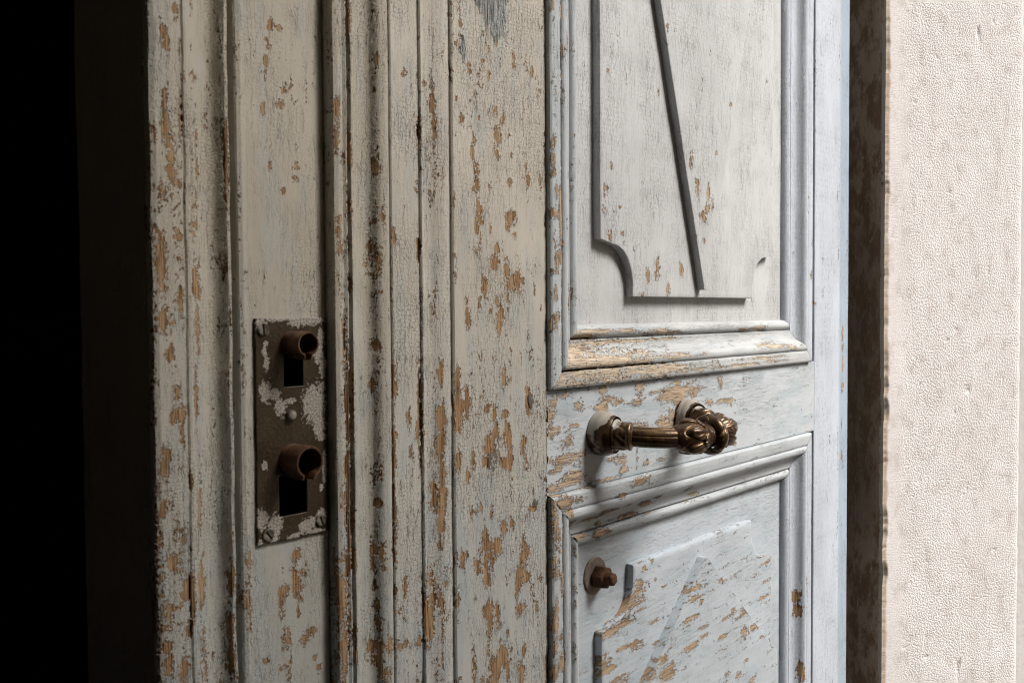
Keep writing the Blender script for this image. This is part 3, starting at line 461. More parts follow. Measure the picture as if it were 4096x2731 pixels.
CX = 705.5
def corner(z, ze, sgn):
    """half width of the raised board: narrow neck at ze, concave quarter curve, then full width"""
    d = sgn*(z-ze)
    if d <= 9: return 101.5
    if d >= 43: return 144.5
    if d > 40.0: return 130 + 14.5*(d-40.0)/3.0
    q = (d-9)/31.0
    return 101.5 + 28.5*(1-math.sqrt(max(0.0, 1-q*q)))
zr = np.unique(np.concatenate([samples(1311, 2150, 1311, 1700, 1.5, 40), np.linspace(1349, 1356, 15)]))
slab('raised_board', zr, lambda z: CX-(corner(z, 1311, 1) if z < 1700 else corner(z, 2150, -1)), lambda z: CX+(corner(z, 1311, 1) if z < 1700 else corner(z, 2150, -1)), -4.0, -11.2, M_PANEL, door, 'v', CHIPS['board_up'], 0.11, 210, edge=0.10)
zr = samples(1317.5, 2140, 1317.5, 1700, 1.5, 40)
hw = lambda z: 0.3055*(min(z, 3457.5-z)-1317.5) + 2.0
slab('raised_lozenge', zr, lambda z: CX-hw(z), lambda z: CX+hw(z), 3.0, -4.2, M_PANEL, door, 'v', CHIPS['loz_up'], 0.09, 130, edge=0.08)
zr = np.unique(np.concatenate([samples(330, 1098.5, 880, 1098.5, 1.2, 40), np.linspace(1053, 1060, 15)]))
slab('raised_board', zr, lambda z: CX-(corner(z, 1098.5, -1) if z > 700 else corner(z, 330, 1)), lambda z: CX+(corner(z, 1098.5, -1) if z > 700 else corner(z, 330, 1)), -4.0, -11.2, M_LOWER, door, 'h', CHIPS['board_lo'], 0.17, 230, bev=2.4, edge=0.16)
zr = samples(336, 1085.0, 880, 1085.0, 1.2, 40)
hl = lambda z: min(1.12*(min(1085.0-z, z-336)) + 2.0, 139)
slab('raised_lozenge', zr, lambda z: CX-hl(z), lambda z: CX+hl(z), 4.2, -4.2, M_LOWER, door, 'h', CHIPS['loz_lo'], 0.18, 210, bev=0.8, edge=0.12)

# body of the leaf behind the joinery
def box(name, x0, x1, y0, y1, z0, z1, mat, parent=None, bev=0.0):
    bm = bmesh.new(); bmesh.ops.create_cube(bm, size=1.0)
    for v in bm.verts: v.co = Vector(((x0+x1)/2+(x1-x0)*v.co.x, (y0+y1)/2+(y1-y0)*v.co.y, (z0+z1)/2+(z1-z0)*v.co.z))
    if bev: bmesh.ops.bevel(bm, geom=bm.edges[:], offset=bev, segments=2, profile=0.5, affect='EDGES')
    me = bpy.data.meshes.new(name); bm.to_mesh(me); bm.free(); me.materials.append(mat)
    o = bpy.data.objects.new(name, me); COL.objects.link(o)
    if parent: o.parent = parent
    return o
box('leaf_back', 0.2125, 1.045, 0.032, 0.052, 0.062, 2.328, M_WOOD, door)
box('rebate_strip', 0.2095, 0.250, 0.0525, 0.078, 0.062, 2.328, M_WOOD, door)

# wooden pegs through the joints
def mat_peg():
    s = NT('grey_peg_wood'); tc = s.n('ShaderNodeTexCoord').outputs['Object']
    g = s.noise(tc, 900, 150, 4.0, dim='3D')
    return s.fin(s.mix(g, (0.045, 0.036, 0.029), (0.20, 0.165, 0.13)), 0.8, s.bump(g, 0.0008))
M_PEG = mat_peg()
def mat_pegp():
    s = NT('painted_peg'); tc = s.n('ShaderNodeTexCoord').outputs['Object']; g = s.noise(tc, 700, 300, 4.0, dim='3D')
    return s.fin(s.mix(s.ss(g, 0.45, 0.6), (0.22, 0.20, 0.18), (0.50, 0.53, 0.56)), 0.6, s.bump(g, 0.0006))
M_PEGP = mat_pegp()
for (x, z, rx, rz, tilt) in ((477.0, 1239.0, 4.6, 5.2, 0.15), (479.6, 1173.0, 4.2, 6.0, -0.1), (435.6, 1203.4, 4.2, 5.2, 0.05), (958, 1176, 5.0, 5.0, 0.0)):
    n = 24; vs = []; k = []
    for h_, q in ((-0.9, 1.0), (-0.12, 1.0), (-0.05, 0.93)):
        for i in range(n):
            a = 2*math.pi*i/n; rr = (abs(math.cos(a))**7+abs(math.sin(a))**7)**(-1/7)
            dx = rx*rr*math.cos(a)*q*(1+0.08*math.sin(3*a+x)); dz = rz*rr*math.sin(a)*q*(1+0.06*math.cos(2*a+z))
            vs.append(((dx*math.cos(tilt)-dz*math.sin(tilt))/1000, -h_/1000, (dx*math.sin(tilt)+dz*math.cos(tilt))/1000))
    for r_ in range(2):
        for i in range(n): k.append((r_*n+i, r_*n+(i+1) % n, (r_+1)*n+(i+1) % n, (r_+1)*n+i))
    k.append(tuple(range(2*n, 3*n)))
    o = pyobj('peg', vs, k, M_PEG if x < 900 else M_PEGP, door); o.location = (x/1000, 0, z/1000)

# ------------------------------------------------------------------ metal materials
def mat_plate():
    s = NT('painted_over_lock_plate'); P = s.attr('gco', False); pa = s.attr('wear')
    n1 = s.noise(P, 0.5, 0.5, 4.0, 0.65); n2 = s.noise(P, 0.09, 0.09, 3.0); n3 = s.noise(P, 2.4, 2.4, 2.0)
    cr_ = s.vor(P, 0.55, 0.55, 'DISTANCE_TO_EDGE', 'Distance')
    f = s.m('ADD', pa, s.m('MULTIPLY', s.m('SUBTRACT', n1, 0.5), 0.75))
    pm = s.ss(f, 0.47, 0.53)
    met = s.mix(n2, (0.024, 0.016, 0.008), (0.068, 0.047, 0.024))
    met = s.mix(s.ss(n1, 0.55, 0.72), met, (0.095, 0.046, 0.020))
    met = s.mix(s.m('MULTIPLY', s.ss(n3, 0.66, 0.74), 0.6), met, (0.22, 0.18, 0.13))
    crm = s.m('SUBTRACT', 1.0, s.ss(cr_, 0.0, 0.10))
    pc = s.mix(n1, (0.30, 0.26, 0.22), (0.47, 0.42, 0.36)); pc = s.mix(s.m('MULTIPLY', crm, 0.75), pc, (0.09, 0.065, 0.045))
    col = s.mix(pm, met, pc)
    h = s.m('ADD', s.m('MULTIPLY', pm, 0.5), s.m('MULTIPLY', n1, 0.30)); h = s.m('SUBTRACT', h, s.m('MULTIPLY', s.m('MULTIPLY', crm, pm), 0.3))
    return s.fin(col, s.m('ADD', 0.42, s.m('MULTIPLY', pm, 0.25)), s.bump(h, 0.001), metal=s.m('MULTIPLY', s.m('SUBTRACT', 1.0, pm), 0.35))
def mat_rust(name, a, b, c, metal=0.3, rough=0.62, amp=0.0005):
    s = NT(name); tc = s.n('ShaderNodeTexCoord').outputs['Object']
    n1 = s.noise(tc, 260, 260, 5.0, 0.65, dim='3D'); n2 = s.noise(tc, 1100, 1100, 3.0, dim='3D'); n3 = s.noise(tc, 90, 90, 2.0, dim='3D')
    col = s.mix(s.ss(n1, 0.35, 0.65), a, b); col = s.mix(s.ss(n3, 0.52, 0.68), col, c)
    return s.fin(col, s.m('ADD', rough-0.1, s.m('MULTIPLY', n2, 0.25)), s.bump(s.m('ADD', n1, s.m('MULTIPLY', n2, 0.5)), amp), metal=metal)
M_PLATE = mat_plate()
M_TUBE = mat_rust('rusty_tube', (0.055, 0.026, 0.013), (0.125, 0.055, 0.024), (0.16, 0.085, 0.04), 0.35, 0.5, 0.00025)
M_RUST = mat_rust('deep_rust', (0.055, 0.020, 0.009), (0.15, 0.055, 0.020), (0.06, 0.03, 0.018), 0.1, 0.8, 0.0012)
M_WASH = mat_rust('stained_washer', (0.17, 0.135, 0.105), (0.27, 0.225, 0.18), (0.14, 0.065, 0.032), 0.25, 0.6, 0.0004)
M_CASE = mat_rust('lock_case_iron', (0.012, 0.009, 0.007), (0.03, 0.02, 0.014), (0.02, 0.012, 0.008), 0.2, 0.8)

def mat_bronze():
    s = NT('worn_bronze'); g = s.n('ShaderNodeNewGeometry'); tc = s.n('ShaderNodeTexCoord').outputs['Object']
    n1 = s.noise(tc, 170, 170, 5.0, 0.65, dim='3D'); n2 = s.noise(tc, 650, 650, 3.0, dim='3D'); n3 = s.noise(tc, 60, 60, 3.0, dim='3D')
    pt = g.outputs['Pointiness']
    dark = s.mix(n1, (0.034, 0.019, 0.010), (0.11, 0.062, 0.031))
    hollow = s.m('SUBTRACT', 1.0, s.ss(s.m('ADD', pt, s.m('MULTIPLY', s.m('SUBTRACT', n1, 0.5), 0.06)), 0.455, 0.495))
    rim = s.ss(s.m('ADD', pt, s.m('MULTIPLY', s.m('SUBTRACT', n1, 0.5), 0.10)), 0.515, 0.56)
    col = s.mix(s.m('MULTIPLY', rim, 0.75), dark, (0.46, 0.30, 0.14))
    col = s.mix(s.m('MULTIPLY', s.ss(n3, 0.55, 0.70), 0.55), col, (0.27, 0.165, 0.07))
    col = s.mix(s.m('MULTIPLY', hollow, 0.75), col, (0.40, 0.245, 0.095))       # ochre old paint left in the hollows
    # white paint close to the door
    pa = s.attr('paint'); f = s.m('ADD', pa, s.m('MULTIPLY', s.m('SUBTRACT', n1, 0.5), 0.9)); pm = s.ss(f, 0.47, 0.53)
    wcol = s.mix(n3, (0.24, 0.205, 0.17), (0.42, 0.385, 0.34))
    col = s.mix(pm, col, wcol)
    h = s.m('ADD', s.m('MULTIPLY', n1, 0.35), s.m('ADD', s.m('MULTIPLY', n2, 0.12), s.m('MULTIPLY', pm, 0.35)))
    r = s.m('ADD', 0.20, s.m('ADD', s.m('MULTIPLY', n1, 0.18), s.m('MULTIPLY', pm, 0.25)))
    return s.fin(col, r, s.bump(h, 0.0008), metal=s.m('MULTIPLY', s.m('SUBTRACT', 1.0, pm), 0.58))
M_BRONZE = mat_bronze()

# ------------------------------------------------------------------ lock plate
def axis(lo, hi, step, marks):
    a = np.unique(np.concatenate([np.arange(lo, hi, step), [hi], marks]))
    keep = [a[0]]
    for v in a[1:]:
        if v-keep[-1] < step*0.35 and v not in marks and v != hi: continue
        keep.append(v)
    return np.array(keep)
HOLES = ((279.9, 292.1, 1261.2, 1277.8), (276.0, 293.4, 1193.5, 1215.0))
px_ = axis(263.0, 307.7, 0.5, [h for H_ in HOLES for h in H_[:2]]); pz_ = axis(1181.0, 1297.0, 0.6, [h for H_ in HOLES for h in H_[2:]])
Zg, Xg = np.meshgrid(pz_, px_, indexing='ij')
Xj = Xg + 0.5*fbm(Zg/9, Xg*0+4)*(np.abs(Xg-285)/22)**4; Zj = Zg + 0.6*fbm(Xg/8, Xg*0+8)*(np.abs(Zg-1239)/58)**6
Wj = -4.6 + 0.3*fbm(Xg/30, Zg/40)
V = np.stack([Xj/1000, -Wj/1000, Zj/1000], -1).reshape(-1, 3)
F = grid_faces(len(pz_), len(px_)); ctr = np.stack([Xg.ravel(), Zg.ravel()], -1)[F].mean(1)
ok = np.ones(len(F), bool)
for (a, b, c, d) in HOLES: ok &= ~((ctr[:, 0] > a) & (ctr[:, 0] < b) & (ctr[:, 1] > c) & (ctr[:, 1] < d))
gco = np.stack([Xg.ravel(), Zg.ravel(), 0*Xg.ravel()], -1)
plate = make_mesh('lock_plate', V, F[ok], M_PLATE, door, {'gco': ('FLOAT_VECTOR', gco), 'wear': ('FLOAT', wear_at(Xg.ravel(), Zg.ravel(), PLATE_PAINT, 0.16))})
md = plate.modifiers.new('thickness', 'SOLIDIFY'); md.thickness = 0.0016; md.offset = -1
plate['label'] = 'dark lock plate with two square holes and flakes of old cream paint'
cx0, cx1, cz0, cz1 = 0.266, 0.3045, 1.186, 1.293
pyobj('lock_case', [(cx0, 0.0078, cz0), (cx1, 0.0078, cz0), (cx1, 0.0078, cz1), (cx0, 0.0078, cz1), (cx0, 0.031, cz0), (cx1, 0.031, cz0), (cx1, 0.031, cz1), (cx0, 0.031, cz1)],
      [(4, 5, 6, 7), (0, 1, 5, 4), (1, 2, 6, 5), (2, 3, 7, 6), (3, 0, 4, 7)], M_CASE, plate)

def key_tube(cx, cz, R, th, y0, y1, gap, leg):
    """keyhole sleeve: a ring open below with two short lips"""
    a0 = math.radians(-90)+gap; a1 = math.radians(270)-gap; n = 40
    prof_o = [(R*math.cos(a0+(a1-a0)*i/n), R*math.sin(a0+(a1-a0)*i/n)) for i in range(n+1)]
    prof_i = [((R-th)*math.cos(a0+(a1-a0)*i/n), (R-th)*math.sin(a0+(a1-a0)*i/n)) for i in range(n+1)]
    po, pi_ = prof_o, prof_i
    po = [(po[0][0]*0.8, po[0][1]-leg)] + po + [(po[-1][0]*1.15, po[-1][1]-leg*0.6)]
    pi_ = [(po[0][0]-th*0.9, po[0][1]+0.1)] + pi_ + [(po[-1][0]+th*0.9, po[-1][1]+0.1)]
    loop = po + pi_[::-1]; m_ = len(loop); vs = []; fs = []
    ys = np.linspace(y0, y1, 9)
    secs = [(y, 1.0) for y in ys[:-1]] + [(y1+0.0006, 0.995), (y1, 0.96)]
    cxm = sum(p[0] for p in loop)/m_
    for k_, (y, q) in enumerate(secs):
        for i, (x, z) in enumerate(loop):
            inset = 0.0
            if k_ == len(secs)-1:      # eased end
                o_ = loop[m_-1-i]; x, z = x+(o_[0]-x)*0.22, z+(o_[1]-z)*0.22
            wob = 0.12*math.sin(i*0.9+y*700)
            vs.append(((cx+x)/1000, y, (cz+z+wob*0.4)/1000))
    ns = len(secs)
    for k_ in range(ns-1):
        for i in range(m_): fs.append((k_*m_+i, k_*m_+(i+1) % m_, (k_+1)*m_+(i+1) % m_, (k_+1)*m_+i))
    for i in range(m_//2-1):
        b_ = (ns-1)*m_; fs.append((b_+i, b_+i+1, b_+m_-2-i, b_+m_-1-i))
    return pyobj('key_tube', vs, fs, M_TUBE, plate, 40)
key_tube(284.8, 1283.8, 6.6, 1.3, 0.006, -0.0105, math.radians(22), 2.2)
key_tube(284.6, 1222.8, 8.5, 1.6, 0.006, -0.0108, math.radians(30), 2.0)

def lathe(name, prof, mat, parent, loc, axis_dir=(0, -1, 0), n=32, squash=None, smooth=40):
    """turned shape: prof = (radius mm, height mm) along axis_dir"""
    vs = []; fs = []
    for (r, h_) in prof:
        for i in range(n):
            a = 2*math.pi*i/n; rr = r*(squash(a, h_) if squash else 1.0)
            vs.append((rr*math.cos(a)/1000, -h_/1000, rr*math.sin(a)/1000))
    for k_ in range(len(prof)-1):
        for i in range(n): fs.append((k_*n+i, k_*n+(i+1) % n, (k_+1)*n+(i+1) % n, (k_+1)*n+i))
    fs.append(tuple((len(prof)-1)*n+i for i in range(n)))
    o = pyobj(name, vs, fs, mat, parent, smooth); o.location = loc; return o
def screw(x, z, r, ang, lab=None):
    """flat slotted head"""
    vs = []; fs = []; n = 24
    sl_ = 0.55
    for (q, h_) in ((1.0, 0.0), (1.0, 0.7), (0.86, 1.05)):
        for i in range(n): a = 2*math.pi*i/n; vs.append((r*q*math.cos(a)/1000, -h_/1000, r*q*math.sin(a)/1000))
    for k_ in range(2):
        for i in range(n): fs.append((k_*n+i, k_*n+(i+1) % n, (k_+1)*n+(i+1) % n, (k_+1)*n+i))
    # two half-moon faces with the slot sunk between them
    R2 = r*0.86
    y = sl_
    xs = math.sqrt(R2*R2-y*y)
    def arc(sg): return [(R2*math.cos(t), sg*R2*math.sin(t)) for t in np.linspace(math.asin(y/R2), math.pi-math.asin(y/R2), 12)]
    for sg in (1, -1):
        b_ = len(vs); pts = arc(sg)
        for (a, c) in pts: vs.append((a/1000, -1.06/1000, c/1000))
        for (a, c) in ((pts[-1][0], sg*y), (pts[0][0], sg*y)): vs.append((a/1000, -0.35/1000, c/1000))
        fs.append(tuple(range(b_, b_+12))); fs.append((b_, b_+11, b_+12, b_+13))
    b_ = len(vs)
    for (a, c) in ((-xs, -y), (xs, -y), (xs, y), (-xs, y)): vs.append((a/1000, -0.36/1000, c/1000))
    fs.append((b_, b_+1, b_+2, b_+3))
    o = pyobj('screw', vs, fs, M_PLATE_S, plate, 30); o.location = (x/1000, 0.0044, z/1000); o.rotation_euler = (0, ang, 0); return o
M_PLATE_S = mat_rust('old_screw', (0.05, 0.038, 0.026), (0.12, 0.10, 0.075), (0.30, 0.265, 0.225), 0.3, 0.55, 0.0004)
screw(267.4, 1291.6, 3.3, 1.5); screw(268.8, 1185.6, 3.3, 0.9); screw(302.0, 1187.4, 3.1, 1.2)
lathe('rivet', [(3.2, 0), (3.2, 0.8), (2.9, 1.9), (2.0, 2.7), (0.8, 3.0)], M_PLATE_S, plate, (0.2836, 0.0048, 1.2462), n=20)

# ------------------------------------------------------------------ bolt through the lower panel
wsh = lathe('washer', [(14.0, 0), (14.1, 0.9), (13.5, 1.5), (10, 1.25), (6.5, 0.9), (3, 0.8)], M_WASH, door, (0.5612, 0.0111, 1.0988), n=44, squash=lambda a, h_: 1+0.012*math.sin(3*a+1))
wsh['label'] = 'round stained washer under a rusty nut'
hexr = lambda a, h_: 1.0/ max(math.cos(((a+0.25) % (math.pi/3))-math.pi/6), 0.5)*0.93
lathe('nut', [(8.0, 0.4), (8.3, 1.2), (8.3, 8.2), (7.5, 9.3), (5.0, 9.5)], M_RUST, wsh, (0.0026, -0.0006, -0.0012), n=48, squash=hexr, smooth=25)
lathe('bolt_end', [(4.7, 9.0), (4.9, 10), (4.5, 10.8), (4.9, 11.5), (4.5, 12.2), (4.9, 13.0), (4.6, 15.4), (3.6, 16.5), (1.6, 16.9)], M_RUST, wsh, (0.0026, -0.0006, -0.0012), n=28, squash=lambda a, h_: 1+0.05*math.sin(5*a+h_))

# ------------------------------------------------------------------ pull handle: a bowed bar between two rosettes
HB, HALF, AP = (553.0, 1209.5), 60.5, 58.0
def hpath(n=400):
    t = np.linspace(0, 1, n)[:, None]
    P = (1-t)**3*np.array([0, 0]) + 3*(1-t)**2*t*np.array([0, 34]) + 3*(1-t)*t*t*np.array([22, AP]) + t**3*np.array([HALF, AP])
    P = np.vstack([P, (np.array([2*HALF, 0]) + P[::-1]*np.array([-1, 1]))[1:]])
    s = np.r_[0, np.cumsum(np.hypot(*np.diff(P, axis=0).T))]
    return s, P
HS, HP = hpath(); HL = HS[-1]
def sweep(name, s0, s1, ns, nt, rad, parent, paint=None, caps=True):
    """tube along the bow from arc length s0 to s1; rad(s, theta) in mm. theta 0 points up"""
    S = np.linspace(s0, s1, ns); T = np.linspace(0, 2*np.pi, nt, endpoint=False)
    cu_ = np.interp(S, HS, HP[:, 0]); ch = np.interp(S, HS, HP[:, 1])
    e = 0.3; tu = np.interp(S+e, HS, HP[:, 0])-np.interp(S-e, HS, HP[:, 0]); th = np.interp(S+e, HS, HP[:, 1])-np.interp(S-e, HS, HP[:, 1])
    if s0 < 1: tu[S < 1] = 0; th[S < 1] = 1
    if s1 > HL-1: tu[S > HL-1] = 0; th[S > HL-1] = -1
    l = np.hypot(tu, th); tu /= l; th /= l
    nu, nh = -th, tu                                  # in-plane normal, outwards from the bow
    SS, TT = np.meshgrid(S, T, indexing='ij'); R = rad(SS, TT)
    U = cu_[:, None] + R*np.sin(TT)*nu[:, None]; Hh = ch[:, None] + R*np.sin(TT)*nh[:, None]; Zz = R*np.cos(TT)
    V = np.stack([(HB[0]+U)/1000, -Hh/1000, (HB[1]-0.05*Hh+Zz)/1000], -1).reshape(-1, 3)
    F = grid_faces(ns, nt, True)
    pa = (paint(SS, TT) if paint else np.zeros_like(SS)).ravel()
    o = make_mesh(name, V, F, M_BRONZE, parent, {'paint': ('FLOAT', pa)}, smooth=60)
    return o
def sm(x, a, b): t = np.clip((x-a)/(b-a), 0, 1); return t*t*(3-2*t)
def gauss(x, c, w_): return np.exp(-((x-c)/w_)**2)
def arm_r(S, T):
    c = np.abs(np.cos(3.5*T+0.2))
    return 6.55 + 0.5*np.cos((S-45)/20) + 0.55*c**0.5 - 0.55*np.exp(-(c/0.10)**2)
mid = HL/2
mir = lambda f: (lambda S, T: f(HL-S, T))
pull = sweep('pull_handle', 24, 66, 90, 108, arm_r, door)
pull['label'] = 'ornate dark bronze bow pull on two white painted rosettes'
sweep('grip', HL-66, HL-24, 60, 108, mir(arm_r), pull)
def base_r(S, T):
    r = 16.6*np.sqrt(np.clip(1-(np.clip(S, 0, 30)/23.0)**2.2, 0.02, 1)) + 0.15*np.sin(2*T+S)
    return np.where(S < 0.6, 15.6+S*1.2, np.minimum(r, 16.4)) + 0.25*np.sin(3*T)*gauss(S, 6, 5)
def base_p(S, T): return 0.74 - 0.26*(1-np.cos(T))/2 - 0.55*sm(S, 10, 15.5) - 0.45*gauss(S, 1.2, 1.6)*(np.sin(2*T+3.6) > 0.3) - 0.5*gauss(S, 9.5, 2.6)*np.exp(-((T-1.35)/0.35)**2) - 0.42*gauss(S, 10.5, 2.5)*np.exp(-((T-2.4)/0.4)**2)
def col_r(S, T):                                      # collar of small leaves below the fluted arm
    q = (S-12.5)/15.0
    r = 10.6 - 1.2*q + 1.3*gauss(S, 14.6, 1.2) + 0.9*gauss(S, 25.2, 1.3)
    lf = np.abs(np.sin(3.5*T+0.9*np.sin(q*5)))
    return r + 1.5*(lf**0.6-0.5)*gauss(S, 19.8, 3.0) - 2.2*sm(S, 25.8, 27.6)
def col_p(S, T): return 0.40*gauss(S, 16, 4) + 0.25*np.sin(T*2+1.0) + 0.06
def bud_r(S, T):                                      # bud wrapped in pointed leaves, growing towards the ring
    q = np.clip((S-56)/29.0, 0, 1)
    r = 7.2 + 5.0*np.sin(np.pi*q**0.78*0.88)**1.05
    ph = 2.5*T + 0.5
    c = np.abs(np.cos(ph))                            # 1 on the midrib of each big leaf
    lip = q - (0.22+0.45*(1-c)**1.4)                  # > 0 past the leaf tip line
    big = 1.9*sm(lip, -0.02, 0.10)*(0.55+0.45*c) - 1.1*np.exp(-(lip/0.035)**2)
    rib = 0.8*np.exp(-((1-c)/0.05)**2)*sm(lip, 0.0, 0.15)
    vein = 0.25*np.cos(ph*9 + q*16)*sm(lip, 0.04, 0.2)*(c < 0.93)
    c2 = np.abs(np.sin(ph)); lip2 = q - (0.62+0.25*(1-c2)**1.4)
    small = 1.2*sm(lip2, -0.02, 0.08)*(c2 > 0.3) - 0.8*np.exp(-(lip2/0.03)**2)*(c2 > 0.3)
    return r + (big + rib + vein + small)*np.sin(np.pi*np.clip(q, 0.02, 0.98))**0.5 - 0.8
def ring_r(S, T):                                     # thick ring of overlapping leaves
    d = (S-mid)/5.0
    w_ = 2.5*T + 0.35 + 0.9*d
    seg = np.abs(np.sin(w_))
    return 9.6 + 5.6*np.clip(1-d*d, 0, 1)**0.42*(0.80+0.20*seg**0.45) - 0.9*np.exp(-(np.sin(w_)/0.09)**2) + 0.35*np.exp(-((seg-0.55)/0.08)**2)*(d > -0.2)
def neck_r(S, T): return 9.4 + 0*S
for sd in (0, 1):
    f = (lambda g: g) if sd == 0 else mir
    rng = (lambda a, b: (a, b)) if sd == 0 else (lambda a, b: (HL-b, HL-a))
    sweep('rosette', *rng(0.0, 14.5), 40, 72, f(base_r), pull, f(base_p))
    sweep('collar', *rng(12.5, 27.6), 60, 120, f(col_r), pull, f(col_p))
    sweep('bud', *rng(56.0, 85.5), 140, 240, f(bud_r), pull, f(lambda S, T: 0.42*gauss(S, 84.5, 2.2)+0.05))
sweep('neck', mid-10.5, mid+10.5, 30, 60, neck_r, pull, lambda S, T: 0.36+0*S)
sweep('ring', mid-4.95, mid+4.95, 60, 200, ring_r, pull)

# ------------------------------------------------------------------ stone jamb, walls, ground, dark interior
T_ = Vector((0.94, -0.342, 0)).normalized(); I_ = Vector((-T_.y, T_.x, 0))      # along the wall to the right; into the house
S0 = Vector((1.100, -0.017, 0))                                                # front corner of the stone jamb
def wp(k, d, z): p = S0 + T_*k + I_*d; return (p.x, p.y, z)

def mat_stone():
    s = NT('bush_hammered_limestone'); P = s.attr('gco', False); sm_ = s.attr('smoothness')
    n1 = s.noise(P, 0.30, 0.27, 5.0, 0.62); n2 = s.noise(P, 1.2, 1.2, 4.0, 0.65); n3 = s.noise(P, 0.02, 0.012, 4.0, 0.6); n4 = s.noise(P, 0.055, 0.045, 3.0)
    v = s.vor(P, 0.36, 0.32, 'F1', 'Distance'); tool = s.noise(P, 0.12, 0.75, 3.0)
    col = s.mix(n3, (0.64, 0.59, 0.57), (0.82, 0.78, 0.765))
    col = s.mix(s.m('MULTIPLY', s.ss(n4, 0.54, 0.70), 0.45), col, (0.52, 0.46, 0.42))
    col = s.mix(s.m('MULTIPLY', s.ss(n2, 0.56, 0.72), 0.40), col, (0.47, 0.42, 0.38))
    och = s.ss(s.m('ADD', s.attr('edge'), s.m('MULTIPLY', s.m('SUBTRACT', n4, 0.5), 0.9)), 0.55, 0.85)
    col = s.mix(s.m('MULTIPLY', och, 0.65), col, (0.55, 0.40, 0.25))
    ruf = s.m('SUBTRACT', 1.0, sm_)
    pit = s.m('SUBTRACT', 1.0, s.ss(v, 0.10, 0.42))
    h = s.m('MULTIPLY', s.m('ADD', s.m('MULTIPLY', pit, -0.55), s.m('MULTIPLY', n1, 0.95)), ruf)
    h = s.m('ADD', h, s.m('MULTIPLY', n2, 0.55)); h = s.m('ADD', h, s.m('MULTIPLY', s.m('MULTIPLY', tool, sm_), 0.35))
    return s.fin(col, 0.9, s.bump(h, 0.001), spec=0.15)
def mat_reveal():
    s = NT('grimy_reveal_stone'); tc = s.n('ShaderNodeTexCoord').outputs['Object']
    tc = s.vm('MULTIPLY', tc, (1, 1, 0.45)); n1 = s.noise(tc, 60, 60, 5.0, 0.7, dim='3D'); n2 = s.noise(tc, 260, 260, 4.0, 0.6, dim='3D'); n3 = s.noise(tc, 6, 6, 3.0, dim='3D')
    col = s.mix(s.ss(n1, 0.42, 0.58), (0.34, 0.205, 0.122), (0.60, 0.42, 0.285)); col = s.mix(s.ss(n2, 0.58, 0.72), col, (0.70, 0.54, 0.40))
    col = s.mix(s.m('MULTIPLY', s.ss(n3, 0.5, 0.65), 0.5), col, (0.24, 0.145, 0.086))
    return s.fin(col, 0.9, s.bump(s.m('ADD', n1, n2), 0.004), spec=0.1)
def mat_plain(name, a, b, sc_, rough=0.9, amp=0.003):
    s = NT(name); tc = s.n('ShaderNodeTexCoord').outputs['Object']
    n1 = s.noise(tc, sc_, sc_, 5.0, 0.6, dim='3D'); n2 = s.noise(tc, sc_*12, sc_*12, 3.0, dim='3D')
    return s.fin(s.mix(n1, a, b), rough, s.bump(s.m('ADD', n1, s.m('MULTIPLY', n2, 0.4)), amp), spec=0.15)
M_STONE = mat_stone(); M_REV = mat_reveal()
M_PLAST = mat_plain('lime_render', (0.46, 0.44, 0.42), (0.58, 0.56, 0.54), 6)
M_WARM = mat_plain('ochre_render', (0.42, 0.34, 0.25), (0.52, 0.43, 0.33), 3)
M_DARK = mat_plain('shade_dark_plaster', (0.012, 0.010, 0.008), (0.024, 0.020, 0.016), 3)  # near-black colour stands in for shade in the room and on the added wall
M_PAVE = mat_plain('worn_paving', (0.26, 0.235, 0.205), (0.36, 0.33, 0.29), 4)

jamb = bpy.data.objects.new('stone_jamb', None); COL.objects.link(jamb)
tag(jamb, 'pale bush hammered limestone door jamb with a chipped edge, right of the blue grey door', 'stone jamb')
SW = 268.0
zs = samples(0, 2450, 840, 1790, 1.7, 30)
ka = np.concatenate([np.linspace(0, 34, 26), np.linspace(34, SW-26, 120)[1:], np.linspace(SW-26, SW, 14)[1:]])
Kg, Zg = np.meshgrid(ka, zs); 
wv_ = 6*fbm(Zg/30, Kg*0+5, 2)
rough = sm(Kg+wv_, 18, 54)
chipn = fbm(Zg/24, Kg*0+2.2, 3); edge_in = np.clip(1.2 + 4.0*np.clip(chipn+0.12, 0, 1)**1.2*2.0 + 1.3*vnoise(Zg/3.1, Kg*0+7), 0, 12)
D = rough*(0.55*fbm(Kg/16, Zg/19, 2) + 0.8*np.clip(fbm(Kg/13+40, Zg/13, 2)-0.46, 0, 1)*9) + (1-rough)*0.12*fbm(Kg/12, Zg/2.2, 2) - 0.25*rough
D = D + np.where(Kg < 14, (1-sm(Kg, 0, 6))*(0.8+edge_in*0.5), 0)             # worn, broken arris
Kq = Kg + np.where(Kg < 20, edge_in*(1-sm(Kg, 0, 20)), 0)
rr = np.clip((Kg-(SW-20))/20, 0, 1); D = D + 10*(1-np.sqrt(np.clip(1-rr**2, 0, 1))); Kq = np.where(Kg > SW-20, SW-20+20*np.sin(rr*np.pi/2), Kq)
Kq = np.where(Kg > SW-22, Kq + 1.2*fbm(Zg/11+80, Kg*0+3, 3), Kq)
side = 60.0
Kf = np.concatenate([Kq[:, :1]+0.6, Kq, Kq[:, -1:]+0.3, Kq[:, -1:]+0.4], 1); Df = np.concatenate([D[:, :1]+6.0, D, D[:, -1:]+10, D[:, -1:]*0+side+60], 1); Zf = np.concatenate([Zg[:, :1], Zg, Zg[:, :1], Zg[:, :1]], 1)
V = np.array(S0)[None, :] + (Kf.ravel()[:, None]*np.array(T_) + Df.ravel()[:, None]*np.array(I_))/1000 ; V[:, 2] = Zf.ravel()/1000
